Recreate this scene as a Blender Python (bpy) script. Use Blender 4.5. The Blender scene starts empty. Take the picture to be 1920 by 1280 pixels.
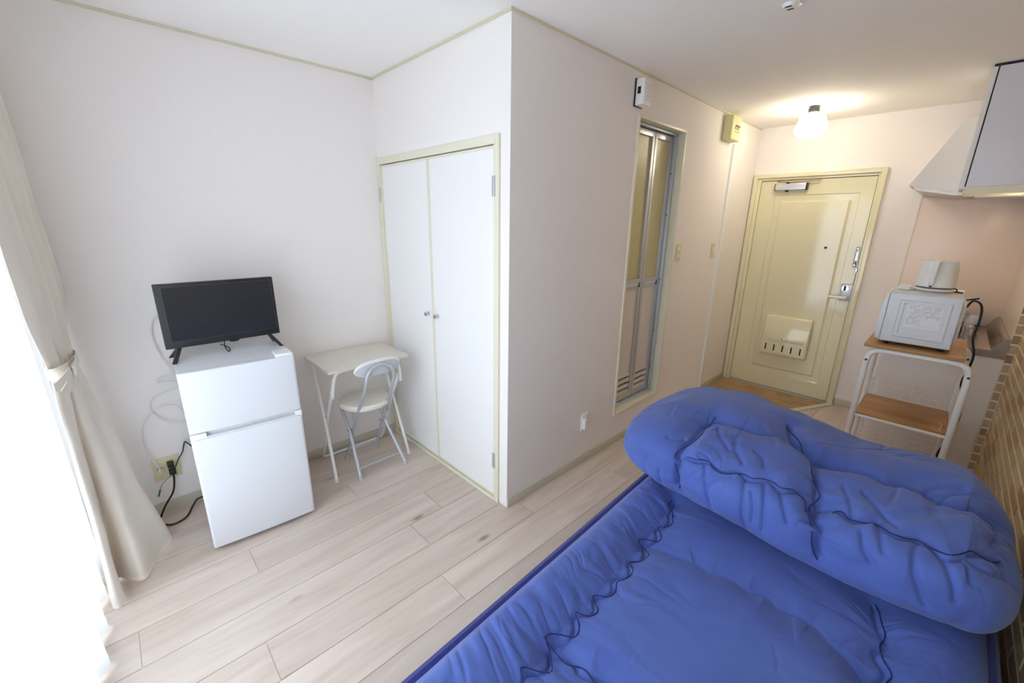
import bpy, bmesh, math, random
import numpy as np
from mathutils import Vector, Matrix, noise
from mathutils.bvhtree import BVHTree

SC = bpy.context.scene
COL = SC.collection
random.seed(7)
PI = math.pi

# ------------------------------------------------------------------ camera
F_PX, YAW, PITCH, ROLL = 782.47, 0.804635, 0.277508, 0.012512
CAM = Vector((2.71579, -1.38517, 1.55283))
_f = Vector((-math.sin(YAW) * math.cos(PITCH), math.cos(YAW) * math.cos(PITCH), -math.sin(PITCH)))
_r = Vector((math.cos(YAW), math.sin(YAW), 0))
_u = _r.cross(_f)
CR = (math.cos(ROLL) * _r + math.sin(ROLL) * _u).normalized()
CU = (-math.sin(ROLL) * _r + math.cos(ROLL) * _u).normalized()
cam_d = bpy.data.cameras.new('camera')
cam_d.sensor_width = 36
cam_d.lens = F_PX / 1920 * 36
cam_d.clip_start = 0.02
cam = bpy.data.objects.new('camera', cam_d)
COL.objects.link(cam)
M = Matrix((CR, CU, -_f)).transposed().to_4x4()
M.translation = CAM
cam.matrix_world = M
SC.camera = cam


def pix_ray(px, py):
    return (CR * ((px - 960) / F_PX) - CU * ((py - 640) / F_PX) + _f).normalized()


# ------------------------------------------------------------------ world, light, exposure
W = bpy.data.worlds.new('world')
SC.world = W
W.use_nodes = True
bg = W.node_tree.nodes['Background']
bg.inputs[0].default_value = (0.80, 0.90, 1.0, 1)
bg.inputs[1].default_value = 3.6
SC.view_settings.view_transform = 'Standard'
SC.view_settings.look = 'None'
SC.view_settings.gamma = 1
SC.view_settings.use_curve_mapping = False
SC.view_settings.exposure = 0.73
# daylight of the window: a portal that guides the sky light through the opening
WX0, WX1, WZ0, WZ1, WY = 0.24, 2.98, 0.03, 2.08, -1.72
pd = bpy.data.lights.new('window_daylight', 'AREA')
pd.shape = 'RECTANGLE'
pd.size = WX1 - WX0
pd.size_y = WZ1 - WZ0
pd.cycles.is_portal = True
po = bpy.data.objects.new('window_daylight', pd)
COL.objects.link(po)
po.location = ((WX0 + WX1) / 2, WY - 0.13, (WZ0 + WZ1) / 2)
po.rotation_euler = (PI / 2, 0, PI)
try:
    SC.cycles.max_bounces = 10
    SC.cycles.diffuse_bounces = 8
    SC.cycles.adaptive_threshold = 0.02
    SC.cycles.transparent_max_bounces = 12
    SC.cycles.use_denoising = True
    SC.cycles.sample_clamp_indirect = 6
    SC.cycles.caustics_reflective = False
except Exception:
    pass


# ------------------------------------------------------------------ materials
def lin(c):
    return tuple(((v / 255) / 12.92 if v / 255 <= 0.04045 else ((v / 255 + 0.055) / 1.055) ** 2.4) for v in c)


class NT:
    def __init__(s, name):
        s.m = bpy.data.materials.new(name)
        s.m.use_nodes = True
        s.t = s.m.node_tree
        s.b = s.t.nodes['Principled BSDF']

    def n(s, typ, **kw):
        x = s.t.nodes.new(typ)
        for k, v in kw.items():
            if k in x.inputs:
                x.inputs[k].default_value = v
            else:
                setattr(x, k, v)
        return x

    def l(s, a, b):
        s.t.links.new(a, b)


def mat(name, c, rough=0.5, metal=0.0, bump=0.0, bscale=200.0, var=0.0, vscale=6.0, emit=None, estr=0.0, spec=0.5, bdist=0.002):
    k = NT(name)
    b = k.b
    col = tuple(lin(c)) + (1,)
    b.inputs['Base Color'].default_value = col
    b.inputs['Roughness'].default_value = rough
    b.inputs['Metallic'].default_value = metal
    b.inputs['Specular IOR Level'].default_value = spec
    if emit:
        b.inputs['Emission Color'].default_value = tuple(lin(emit)) + (1,)
        b.inputs['Emission Strength'].default_value = estr
    tc = k.n('ShaderNodeTexCoord')
    if var > 0:
        nz = k.n('ShaderNodeTexNoise', Scale=vscale, Detail=4.0)
        k.l(tc.outputs['Object'], nz.inputs['Vector'])
        mp = k.n('ShaderNodeMapRange')
        mp.inputs['To Min'].default_value = 1 - var
        mp.inputs['To Max'].default_value = 1 + var
        k.l(nz.outputs['Fac'], mp.inputs['Value'])
        mx = k.n('ShaderNodeMix', data_type='RGBA', blend_type='MULTIPLY')
        mx.inputs['Factor'].default_value = 1
        mx.inputs['A'].default_value = col
        k.l(mp.outputs[0], mx.inputs['B'])
        k.l(mx.outputs['Result'], b.inputs['Base Color'])
    if bump > 0:
        nz = k.n('ShaderNodeTexNoise', Scale=bscale, Detail=3.0)
        k.l(tc.outputs['Object'], nz.inputs['Vector'])
        bp = k.n('ShaderNodeBump', Strength=bump, Distance=bdist)
        k.l(nz.outputs['Fac'], bp.inputs['Height'])
        k.l(bp.outputs[0], b.inputs['Normal'])
    return k.m


def wood_mat(name, c_light, c_mid, c_knot, axis='Y', rough=0.42, stretch=14.0, knots=True, tile_var=0.09):
    k = NT(name)
    tc = k.n('ShaderNodeTexCoord')
    oi = k.n('ShaderNodeObjectInfo')
    ad = k.n('ShaderNodeVectorMath', operation='ADD')
    sc = k.n('ShaderNodeVectorMath', operation='SCALE')
    cmb = k.n('ShaderNodeCombineXYZ')
    for i in range(3):
        k.l(oi.outputs['Random'], cmb.inputs[i])
    k.l(cmb.outputs[0], sc.inputs[0])
    sc.inputs['Scale'].default_value = 53.0
    k.l(tc.outputs['Object'], ad.inputs[0])
    k.l(sc.outputs[0], ad.inputs[1])
    mp = k.n('ShaderNodeMapping')
    s = [stretch, stretch, stretch]
    s['XYZ'.index(axis)] = stretch * 0.09
    mp.inputs['Scale'].default_value = s
    k.l(ad.outputs[0], mp.inputs['Vector'])
    nz = k.n('ShaderNodeTexNoise', Scale=1.0, Detail=6.0, Roughness=0.6, Distortion=0.9)
    k.l(mp.outputs[0], nz.inputs['Vector'])
    rp = k.n('ShaderNodeValToRGB')
    rp.color_ramp.elements[0].position = 0.3
    rp.color_ramp.elements[0].color = tuple(lin(c_mid)) + (1,)
    rp.color_ramp.elements[1].position = 0.66
    rp.color_ramp.elements[1].color = tuple(lin(c_light)) + (1,)
    k.l(nz.outputs['Fac'], rp.inputs['Fac'])
    out = rp.outputs['Color']
    if knots:
        m2 = k.n('ShaderNodeMapping')
        s2 = [5.2, 5.2, 5.2]
        s2['XYZ'.index(axis)] = 2.0
        m2.inputs['Scale'].default_value = s2
        k.l(ad.outputs[0], m2.inputs['Vector'])
        vo = k.n('ShaderNodeTexVoronoi', Scale=1.0)
        k.l(m2.outputs[0], vo.inputs['Vector'])
        r2 = k.n('ShaderNodeValToRGB')
        r2.color_ramp.elements[0].position = 0.02
        r2.color_ramp.elements[0].color = (1, 1, 1, 1)
        r2.color_ramp.elements[1].position = 0.10
        r2.color_ramp.elements[1].color = (0, 0, 0, 1)
        k.l(vo.outputs['Distance'], r2.inputs['Fac'])
        mx = k.n('ShaderNodeMix', data_type='RGBA')
        k.l(r2.outputs['Color'], mx.inputs['Factor'])
        k.l(out, mx.inputs['A'])
        mx.inputs['B'].default_value = tuple(lin(c_knot)) + (1,)
        out = mx.outputs['Result']
    mr = k.n('ShaderNodeMapRange')
    mr.inputs['To Min'].default_value = 1 - tile_var
    mr.inputs['To Max'].default_value = 1 + tile_var * 0.4
    k.l(oi.outputs['Random'], mr.inputs['Value'])
    m3 = k.n('ShaderNodeMix', data_type='RGBA', blend_type='MULTIPLY')
    m3.inputs['Factor'].default_value = 1
    k.l(out, m3.inputs['A'])
    k.l(mr.outputs[0], m3.inputs['B'])
    k.l(m3.outputs['Result'], k.b.inputs['Base Color'])
    k.b.inputs['Roughness'].default_value = rough
    bp = k.n('ShaderNodeBump', Strength=0.08, Distance=0.001)
    k.l(nz.outputs['Fac'], bp.inputs['Height'])
    k.l(bp.outputs[0], k.b.inputs['Normal'])
    return k.m


def brick_mat():
    k = NT('tan brick')
    oi = k.n('ShaderNodeObjectInfo')
    geo = k.n('ShaderNodeNewGeometry')
    mth = k.n('ShaderNodeMath', operation='ADD')
    k.l(oi.outputs['Random'], mth.inputs[0])
    k.l(geo.outputs['Random Per Island'], mth.inputs[1])
    fr = k.n('ShaderNodeMath', operation='FRACT')
    k.l(mth.outputs[0], fr.inputs[0])
    rp = k.n('ShaderNodeValToRGB')
    cols = [(168, 136, 104), (190, 162, 126), (200, 178, 134), (176, 144, 110), (206, 186, 154), (186, 164, 120)]
    e = rp.color_ramp.elements
    e[0].color = tuple(lin(cols[0])) + (1,)
    e[1].color = tuple(lin(cols[-1])) + (1,)
    for i, c in enumerate(cols[1:-1]):
        x = e.new((i + 1) / (len(cols) - 1))
        x.color = tuple(lin(c)) + (1,)
    k.l(fr.outputs[0], rp.inputs['Fac'])
    tc = k.n('ShaderNodeTexCoord')
    nz = k.n('ShaderNodeTexNoise', Scale=38.0, Detail=5.0)
    k.l(geo.outputs['Position'], nz.inputs['Vector'])
    mr = k.n('ShaderNodeMapRange')
    mr.inputs['To Min'].default_value = 0.78
    mr.inputs['To Max'].default_value = 1.2
    k.l(nz.outputs['Fac'], mr.inputs['Value'])
    mx = k.n('ShaderNodeMix', data_type='RGBA', blend_type='MULTIPLY')
    mx.inputs['Factor'].default_value = 1
    k.l(rp.outputs['Color'], mx.inputs['A'])
    k.l(mr.outputs[0], mx.inputs['B'])
    k.l(mx.outputs['Result'], k.b.inputs['Base Color'])
    k.b.inputs['Roughness'].default_value = 0.75
    bp = k.n('ShaderNodeBump', Strength=0.3, Distance=0.002)
    k.l(nz.outputs['Fac'], bp.inputs['Height'])
    k.l(bp.outputs[0], k.b.inputs['Normal'])
    return k.m


def fabric_mat(name, c, c2, weave=1400.0, sheen=0.3):
    k = NT(name)
    tc = k.n('ShaderNodeTexCoord')
    nz = k.n('ShaderNodeTexNoise', Scale=5.0, Detail=5.0)
    k.l(tc.outputs['Object'], nz.inputs['Vector'])
    rp = k.n('ShaderNodeValToRGB')
    rp.color_ramp.elements[0].position = 0.3
    rp.color_ramp.elements[0].color = tuple(lin(c)) + (1,)
    rp.color_ramp.elements[1].position = 0.7
    rp.color_ramp.elements[1].color = tuple(lin(c2)) + (1,)
    k.l(nz.outputs['Fac'], rp.inputs['Fac'])
    k.l(rp.outputs['Color'], k.b.inputs['Base Color'])
    k.b.inputs['Roughness'].default_value = 0.85
    k.b.inputs['Sheen Weight'].default_value = sheen
    k.b.inputs['Sheen Roughness'].default_value = 0.5
    k.b.inputs['Specular IOR Level'].default_value = 0.2
    n2 = k.n('ShaderNodeTexNoise', Scale=weave, Detail=2.0)
    k.l(tc.outputs['Object'], n2.inputs['Vector'])
    bp = k.n('ShaderNodeBump', Strength=0.12, Distance=0.0006)
    k.l(n2.outputs['Fac'], bp.inputs['Height'])
    k.l(bp.outputs[0], k.b.inputs['Normal'])
    return k.m


def sheer_mat():
    k = NT('white sheer voile')
    t = k.t
    out = t.nodes['Material Output']
    tr = k.n('ShaderNodeBsdfTransparent')
    tr.inputs[0].default_value = (1, 1, 1, 1)
    tl = k.n('ShaderNodeBsdfTranslucent')
    tl.inputs[0].default_value = (0.93, 0.95, 0.98, 1)
    df = k.n('ShaderNodeBsdfDiffuse')
    df.inputs[0].default_value = (0.9, 0.92, 0.96, 1)
    m1 = k.n('ShaderNodeMixShader')
    m1.inputs[0].default_value = 0.4
    k.l(tl.outputs[0], m1.inputs[1])
    k.l(df.outputs[0], m1.inputs[2])
    m2 = k.n('ShaderNodeMixShader')
    m2.inputs[0].default_value = 0.8
    k.l(tr.outputs[0], m2.inputs[1])
    k.l(m1.outputs[0], m2.inputs[2])
    k.l(m2.outputs[0], out.inputs['Surface'])
    return k.m


def pane_mat():
    k = NT('window glass')
    out = k.t.nodes['Material Output']
    tr = k.n('ShaderNodeBsdfTransparent')
    gl = k.n('ShaderNodeBsdfGlossy', Roughness=0.05)
    mx = k.n('ShaderNodeMixShader')
    mx.inputs[0].default_value = 0.06
    k.l(tr.outputs[0], mx.inputs[1])
    k.l(gl.outputs[0], mx.inputs[2])
    k.l(mx.outputs[0], out.inputs['Surface'])
    return k.m


WALL = mat('off white wallpaper', (239, 234, 231), 0.8, bump=0.35, bscale=420, var=0.015, vscale=120, bdist=0.0012, spec=0.3)
CEIL = mat('white ceiling paper', (244, 241, 238), 0.85, bump=0.3, bscale=300, bdist=0.0012, spec=0.3)
CREAM = mat('cream painted wood', (228, 224, 202), 0.35, var=0.02)
BASEB = mat('greige baseboard', (200, 194, 176), 0.45, var=0.03)
WHITEP = mat('white painted panel', (238, 237, 236), 0.4, var=0.01)
DOORP = mat('glossy cream steel door', (228, 223, 190), 0.08, var=0.01, spec=0.8)
ALU = mat('brushed aluminium', (196, 196, 198), 0.35, 0.55, var=0.05, vscale=30)
ALUW = mat('pale anodised aluminium', (205, 210, 218), 0.35, 0.5)
CHROME = mat('chrome', (205, 205, 208), 0.12, 1.0)
STEEL = mat('stainless steel', (178, 166, 154), 0.26, 0.9, var=0.05, vscale=20)
DARK = mat('black gap backing', (18, 18, 18), 0.7)  # plain black for the sheets behind and inside door gaps
OLIVE = mat('frosted olive acrylic', (200, 193, 146), 0.35, var=0.05, vscale=4)
LOWP = mat('white bathroom door panel', (220, 214, 206), 0.4)
FRID = mat('white fridge enamel', (220, 223, 228), 0.3, var=0.006)
FRIDB = mat('pale grey fridge casing', (222, 223, 226), 0.35)
BLACK = mat('black plastic', (30, 30, 32), 0.4)
SCREEN = mat('dark lcd screen', (40, 42, 47), 0.22, spec=0.5)
CORDW = mat('white cable', (222, 218, 222), 0.45)
CORDB = mat('black cable', (20, 17, 17), 0.45)
GREENW = mat('green wire', (40, 130, 70), 0.4)
GREYW = mat('grey wire', (135, 135, 128), 0.45)
PLATE = mat('cream plastic plate', (216, 210, 170), 0.4)
PLASW = mat('white plastic', (238, 238, 236), 0.35)
TABLEW = mat('ivory laminate', (218, 211, 199), 0.4, var=0.01)
TUBEW = mat('white coated steel tube', (240, 239, 238), 0.35)
TUBES = mat('silver painted tube', (190, 194, 200), 0.35, 0.35)
SEATV = mat('ivory vinyl', (234, 230, 220), 0.45, var=0.01)
PADG = mat('grey back board', (192, 196, 202), 0.5)
FLOORW = wood_mat('pale whitewashed oak', (217, 203, 191), (197, 178, 164), (146, 124, 108), 'Y', rough=0.34)
SHELFW = wood_mat('honey wood shelf', (190, 146, 92), (164, 116, 64), (130, 88, 48), 'X', knots=False, tile_var=0.02)
BRICK = brick_mat()
MORTAR = mat('pale mortar', (242, 232, 210), 0.85, bump=0.3, bscale=150)
BLUE = fabric_mat('royal blue cotton', (75, 95, 168), (84, 107, 180), sheen=0.18)
THREAD = mat('dark navy stitching', (30, 36, 92), 0.8)
NAVY = fabric_mat('navy piping', (46, 52, 120), (50, 58, 128))
BEDW = wood_mat('dark brown bed wood', (104, 74, 50), (84, 58, 38), (60, 40, 28), 'Y', knots=False)
DRAPE = fabric_mat('beige blackout cloth', (226, 218, 206), (232, 225, 214), sheen=0.1)
SHEER = sheer_mat()
PANE = pane_mat()
SPLASH = mat('beige splash panel', (234, 218, 205), 0.28, var=0.02, vscale=60)
COUNTERP = mat('grey white cabinet side', (240, 238, 236), 0.45)
CABF = mat('lavender white cabinet side', (222, 220, 228), 0.35)
HOODM = mat('white enamel hood', (236, 232, 226), 0.3)
LAMPG = mat('glowing opal glass', (255, 250, 235), 0.3, emit=(255, 242, 218), estr=13.0)
TUBEL = mat('lit fluorescent tube', (255, 240, 220), 0.3, emit=(255, 226, 196), estr=50.0)
PRINT = mat('grey printed ink', (158, 160, 168), 0.6)
LABELW = mat('white printed label', (236, 236, 240), 0.5)
INK = mat('dark ink', (50, 48, 30), 0.6)
SLOT = mat('dark recess', (26, 20, 14), 0.8)
ENTRYT = wood_mat('brown entry parquet', (176, 146, 104), (156, 122, 80), (130, 100, 66), 'X', knots=False, tile_var=0.2)


# ------------------------------------------------------------------ mesh building
class MB:
    def __init__(s, tf=None):
        s.v, s.f, s.tf = [], [], tf

    def add(s, vs, fs):
        o = len(s.v)
        s.v += [tuple(x) for x in vs]
        s.f += [tuple(i + o for i in f) for f in fs]
        return s

    def box(s, x0, y0, z0, x1, y1, z1):
        vs = [(x, y, z) for z in (z0, z1) for y in (y0, y1) for x in (x0, x1)]
        return s.add(vs, [(0, 2, 3, 1), (4, 5, 7, 6), (0, 1, 5, 4), (2, 6, 7, 3), (0, 4, 6, 2), (1, 3, 7, 5)])

    def prism(s, poly, axis, a, b):
        n = len(poly)
        def P(p, t):
            return {'x': (t, p[0], p[1]), 'y': (p[0], t, p[1]), 'z': (p[0], p[1], t)}[axis]
        vs = [P(p, a) for p in poly] + [P(p, b) for p in poly]
        fs = [tuple(range(n - 1, -1, -1)), tuple(range(n, 2 * n))]
        fs += [(i, (i + 1) % n, n + (i + 1) % n, n + i) for i in range(n)]
        return s.add(vs, fs)

    def lathe(s, prof, c, segs=32, axis='z'):
        vs, fs = [], []
        for r, h in prof:
            for k in range(segs):
                a = 2 * PI * k / segs
                p = (r * math.cos(a), r * math.sin(a), h)
                if axis == 'x':
                    p = (h, p[0], p[1])
                elif axis == 'y':
                    p = (p[0], h, p[1])
                vs.append((p[0] + c[0], p[1] + c[1], p[2] + c[2]))
        for i in range(len(prof) - 1):
            for k in range(segs):
                k2 = (k + 1) % segs
                fs.append((i * segs + k, i * segs + k2, (i + 1) * segs + k2, (i + 1) * segs + k))
        fs.append(tuple(range(segs - 1, -1, -1)))
        fs.append(tuple((len(prof) - 1) * segs + k for k in range(segs)))
        return s.add(vs, fs)

    def tube(s, path, r, segs=8, closed=False, flat=1.0):
        P = [Vector(p) for p in path]
        n = len(P)
        vs, fs = [], []
        nrm = None
        for i in range(n):
            a = P[i - 1] if (i > 0 or closed) else P[i]
            b = P[(i + 1) % n] if (i < n - 1 or closed) else P[i]
            t = (b - a).normalized()
            if nrm is None:
                nrm = t.orthogonal().normalized()
            nrm = (nrm - t * nrm.dot(t))
            nrm = nrm.normalized() if nrm.length > 1e-6 else t.orthogonal().normalized()
            bn = t.cross(nrm)
            for k in range(segs):
                an = 2 * PI * k / segs
                vs.append(P[i] + nrm * (r * math.cos(an)) + bn * (r * flat * math.sin(an)))
        m = n if closed else n - 1
        for i in range(m):
            for k in range(segs):
                k2 = (k + 1) % segs
                j = (i + 1) % n
                fs.append((i * segs + k, i * segs + k2, j * segs + k2, j * segs + k))
        if not closed:
            fs.append(tuple(range(segs - 1, -1, -1)))
            fs.append(tuple((n - 1) * segs + k for k in range(segs)))
        return s.add(vs, fs)

    def build(s, name, m, parent=None, bevel=0.0, smooth=False, segs=2, angle=40):
        bm = bmesh.new()
        vs = [bm.verts.new(s.tf @ Vector(v) if s.tf else v) for v in s.v]
        for f in s.f:
            try:
                bm.faces.new([vs[i] for i in f])
            except ValueError:
                pass
        bmesh.ops.recalc_face_normals(bm, faces=bm.faces)
        if bevel > 0:
            ed = [e for e in bm.edges if len(e.link_faces) == 2 and e.calc_face_angle(0) > math.radians(30)]
            bmesh.ops.bevel(bm, geom=ed, offset=bevel, segments=segs, affect='EDGES', profile=0.6)
        me = bpy.data.meshes.new(name)
        bm.to_mesh(me)
        bm.free()
        return link(name, me, m, parent, smooth or bevel > 0, angle)


def link(name, me, m, parent=None, smooth=False, angle=40):
    if m is not None and not me.materials:
        me.materials.append(m)
    if smooth and len(me.polygons):
        me.polygons.foreach_set('use_smooth', [True] * len(me.polygons))
        try:
            me.set_sharp_from_angle(angle=math.radians(angle))
        except Exception:
            pass
    o = bpy.data.objects.new(name, me)
    COL.objects.link(o)
    if parent is not None:
        o.parent = parent
        o.matrix_parent_inverse = (Matrix.Translation(-Vector(parent.location)) if parent.type == 'EMPTY' else Matrix.Identity(4))
    return o


def thing(name, label, cat, loc=(0, 0, 0), group=None, kind=None):
    o = bpy.data.objects.new(name, None)
    o.empty_display_size = 0.05
    o.location = loc
    COL.objects.link(o)
    return tag(o, label, cat, group, kind)


def tag(o, label, cat, group=None, kind=None):
    o['label'] = label
    o['category'] = cat
    if group:
        o['group'] = group
    if kind:
        o['kind'] = kind
    return o


def struct(o, label, cat):
    return tag(o, label, cat, kind='structure')


def lab(o, label):
    o['label'] = label
    return o


def spline(pts, sub=8, closed=False):
    P = [Vector(p) for p in pts]
    n = len(P)
    out = []
    for i in range(n if closed else n - 1):
        if closed:
            a, b, c, d = P[i - 1], P[i], P[(i + 1) % n], P[(i + 2) % n]
        else:
            a, b, c, d = P[max(i - 1, 0)], P[i], P[i + 1], P[min(i + 2, n - 1)]
        for k in range(sub):
            t = k / sub
            out.append(0.5 * ((2 * b) + (c - a) * t + (2 * a - 5 * b + 4 * c - d) * t * t + (3 * b - a - 3 * c + d) * t ** 3))
    if not closed:
        out.append(P[-1])
    return out


# ------------------------------------------------------------------ room shell
H = 2.4
XC, YD, XK, XB = 1.25, 3.16, 3.03, 3.065   # bathroom wall, entry wall, kitchen wall, brick wall
YW = -1.72

floor = MB().box(-0.1, YW - 0.1, -0.08, 3.2, YD + 0.1, -0.004).build('floor', MORTAR)
struct(floor, 'pale whitewashed oak plank floor of the room', 'floor')
PW = 0.192
plank_cache = {}


def plank(x0, x1, y0, y1):
    key = (round(x1 - x0, 3), round(y1 - y0, 3))
    if key not in plank_cache:
        w, l = key
        b = 0.0009
        bm = bmesh.new()
        hx, hy = w / 2 - b, l / 2 - b
        lo = [bm.verts.new((sx * hx, sy * hy, -0.004)) for sx, sy in ((-1, -1), (1, -1), (1, 1), (-1, 1))]
        hi = [bm.verts.new((sx * (hx - 0.0008), sy * (hy - 0.0008), 0.0)) for sx, sy in ((-1, -1), (1, -1), (1, 1), (-1, 1))]
        bm.faces.new(hi)
        for i in range(4):
            bm.faces.new((lo[i], lo[(i + 1) % 4], hi[(i + 1) % 4], hi[i]))
        me = bpy.data.meshes.new('plank')
        bm.to_mesh(me)
        bm.free()
        me.materials.append(FLOORW)
        plank_cache[key] = me
    o = bpy.data.objects.new('plank', plank_cache[key])
    COL.objects.link(o)
    o.parent = floor
    o.location = ((x0 + x1) / 2, (y0 + y1) / 2, 0)


joint = {3: -1.138, 4: -1.557, 5: -0.473, 6: -1.209, 7: -0.538}
PL = 1.288
for c in range(-1, 16):
    x0, x1 = max(0.0, 0.044 + c * PW), min(XB, 0.044 + (c + 1) * PW)
    if x1 - x0 < 0.01:
        continue
    j = joint.get(c, -1.7 + ((c * 0.437) % 1.0) * PL)
    ytop = 0.0 if x1 <= 1.21 else YD
    ys = [j + k * PL for k in range(-4, 6)]
    ys = [YW] + [y for y in ys if YW + 0.03 < y < ytop - 0.03] + [ytop]
    for a, b in zip(ys[:-1], ys[1:]):
        plank(x0, x1, a, b)

struct(MB().box(-0.1, YW - 0.1, H, 3.2, YD + 0.1, H + 0.08).build('ceiling', CEIL), 'plain white papered ceiling', 'ceiling')
struct(MB().box(-0.08, YW, 0, 0, YD, H).build('wall_left', WALL), 'off white papered wall behind the television', 'wall')
# closet face
w = MB().box(0.0, 0.0, 1.938, XC, 0.10, H).box(1.187, 0.0, 0, XC, 0.10, 1.938).box(0, 0.62, 0, XC - 0.1, 0.66, H)
struct(w.build('wall_closet', WALL), 'white wall face above and beside the closet doors', 'wall')
# bathroom wall with raised doorway
BY0, BY1, BZ0, BZ1 = 1.034, 1.673, 0.230, 2.178
w = MB().box(XC - 0.1, 0.10, 0, XC, BY0, H).box(XC - 0.1, BY1, 0, XC, YD, H).box(XC - 0.1, BY0, BZ1, XC, BY1, H).box(XC - 0.1, BY0, 0, XC, BY1, BZ0)
struct(w.build('wall_bathroom', WALL), 'grey white wall holding the narrow bathroom door', 'wall')
DX0, DX1, DZ1 = 1.26, 2.213, 2.005
w = MB().box(DX0, YD, DZ1, 3.2, YD + 0.1, H).box(DX1, YD, 0, 3.2, YD + 0.1, DZ1).box(-0.08, YD, 0, DX0, YD + 0.1, H)
struct(w.build('wall_entry', WALL), 'white end wall around the entrance door', 'wall')
struct(MB().box(XK, 2.2625, 0, XK + 0.1, YD, H).build('wall_kitchen', SPLASH), 'beige side wall behind the kitchen counter', 'wall')
w = MB().box(-0.08, WY - 0.14, 0, WX0, WY, H).box(WX1, WY - 0.14, 0, 3.2, WY, H).box(WX0, WY - 0.14, WZ1, WX1, WY, H).box(WX0, WY - 0.14, -0.08, WX1, WY, WZ0)
struct(w.build('wall_window', WALL), 'white wall around the curtained window', 'wall')
# splash panel on the entry wall by the stove
struct(MB().box(2.447, YD - 0.006, 0.80, XK, YD, 1.84).build('wall_splash', SPLASH, bevel=0.001), 'beige splash panel behind the stove', 'wall')
struct(MB().box(2.440, YD - 0.010, 0.80, 2.4475, YD, 1.84).build('trim_1', CREAM), 'thin cream edge strip of the splash panel', 'trim')

# brick wall
bw = MB().box(XB, YW, 0, XB + 0.12, 2.2455, H).box(XK, 2.2455, 0, XB + 0.05, 2.262, H).build('wall_right', MORTAR)
struct(bw, 'tan brick wall along the bed', 'wall')
RP, BL, MJ = 0.0575, 0.205, 0.011
brick_cache = {}


def brick_mesh(l, ht, d=0.003, turn=False):
    key = (round(l, 3), round(ht, 3), turn)
    if key in brick_cache:
        return brick_cache[key]
    bm = bmesh.new()
    hy, hz, c = l / 2, ht / 2, 0.002
    lo = [(0, -hy, -hz), (0, hy, -hz), (0, hy, hz), (0, -hy, hz)]
    hi = [(-d, -hy + c, -hz + c), (-d, hy - c, -hz + c), (-d, hy - c, hz - c), (-d, -hy + c, hz - c)]
    if turn:
        lo = [(y, x, z) for x, y, z in lo]
        hi = [(y, x, z) for x, y, z in hi]
    a = [bm.verts.new(v) for v in lo]
    b = [bm.verts.new(v) for v in hi]
    bm.faces.new(b)
    for i in range(4):
        bm.faces.new((a[i], a[(i + 1) % 4], b[(i + 1) % 4], b[i]))
    bmesh.ops.recalc_face_normals(bm, faces=bm.faces)
    me = bpy.data.meshes.new('brick')
    bm.to_mesh(me)
    bm.free()
    me.materials.append(BRICK)
    brick_cache[key] = me
    return me


rest = MB()
for r in range(int(H / RP)):
    zc = r * RP + RP / 2
    off = (0.5 if r % 2 else 0) * (BL + MJ) + 0.03 * math.sin(r * 2.3)
    y = 2.245
    first = True
    while y > YW + 0.02:
        l = (BL - off if first and off > 0.03 else BL)
        first = False
        l = min(l, y - YW)
        if l > 0.03:
            yc = y - l / 2
            if zc < 1.22 and yc > 0.0:
                o = bpy.data.objects.new('brick', brick_mesh(l, RP - MJ))
                COL.objects.link(o)
                o.parent = bw
                o.location = (XB, yc, zc)
            else:
                d, hy, hz, c = 0.003, l / 2, (RP - MJ) / 2, 0.002
                rest.add([(XB, yc - hy, zc - hz), (XB, yc + hy, zc - hz), (XB, yc + hy, zc + hz), (XB, yc - hy, zc + hz),
                          (XB - d, yc - hy + c, zc - hz + c), (XB - d, yc + hy - c, zc - hz + c), (XB - d, yc + hy - c, zc + hz - c), (XB - d, yc - hy + c, zc + hz - c)],
                         [(4, 5, 6, 7), (0, 1, 5, 4), (1, 2, 6, 5), (2, 3, 7, 6), (3, 0, 4, 7)])
        y -= l + MJ
    if zc < 1.22:
        o = bpy.data.objects.new('brick', brick_mesh(0.026, RP - MJ, 0.004, True))
        COL.objects.link(o)
        o.parent = bw
        o.location = (XK + 0.016, 2.2455, zc)
ro = rest.build('brick_field', BRICK, bw)
ro['kind'] = 'stuff'

# baseboards, crown strips, corner strips
struct(MB().box(0, YW, 0, 0.008, -0.002, 0.062).build('baseboard_left', BASEB, bevel=0.001), 'greige baseboard under the television wall', 'baseboard')
struct(MB().box(XC, 0.002, 0, XC + 0.008, 2.52, 0.062).build('baseboard_bathroom', BASEB, bevel=0.001), 'greige baseboard along the bathroom wall', 'baseboard')
struct(MB().box(XC, 2.585, 0, XC + 0.008, YD - 0.03, 0.062).build('baseboard_entry', BASEB, bevel=0.001), 'short greige baseboard beside the entrance door', 'baseboard')
struct(MB().box(DX1 + 0.003, YD - 0.008, 0, 2.47, YD, 0.062).build('baseboard_kitchen', BASEB, bevel=0.001), 'short baseboard between entrance door and kitchen', 'baseboard')
CROWN = mat('ivory crown strip', (214, 208, 184), 0.5)
struct(MB().box(0, YW, H - 0.012, 0.010, 0, H).build('trim_2', CROWN), 'thin ivory strip along the ceiling over the television wall', 'trim')
struct(MB().box(0, -0.010, H - 0.012, XC + 0.008, 0, H).build('trim_3', CROWN), 'thin ivory strip along the ceiling over the closet', 'trim')
struct(MB().box(XC, 0, H - 0.010, XC + 0.008, YD, H).build('trim_4', CROWN), 'thin ivory strip along the ceiling over the bathroom wall', 'trim')

# entry floor with mosaic pieces
EP = [(1.262, 2.535), (1.925, 2.588), (2.185, 3.125), (1.262, 3.125)]
ef = MB().prism(EP, 'z', 0.0002, 0.0016).build('floor_entry', BASEB)
struct(ef, 'brown mosaic entry floor before the entrance door', 'floor')


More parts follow.
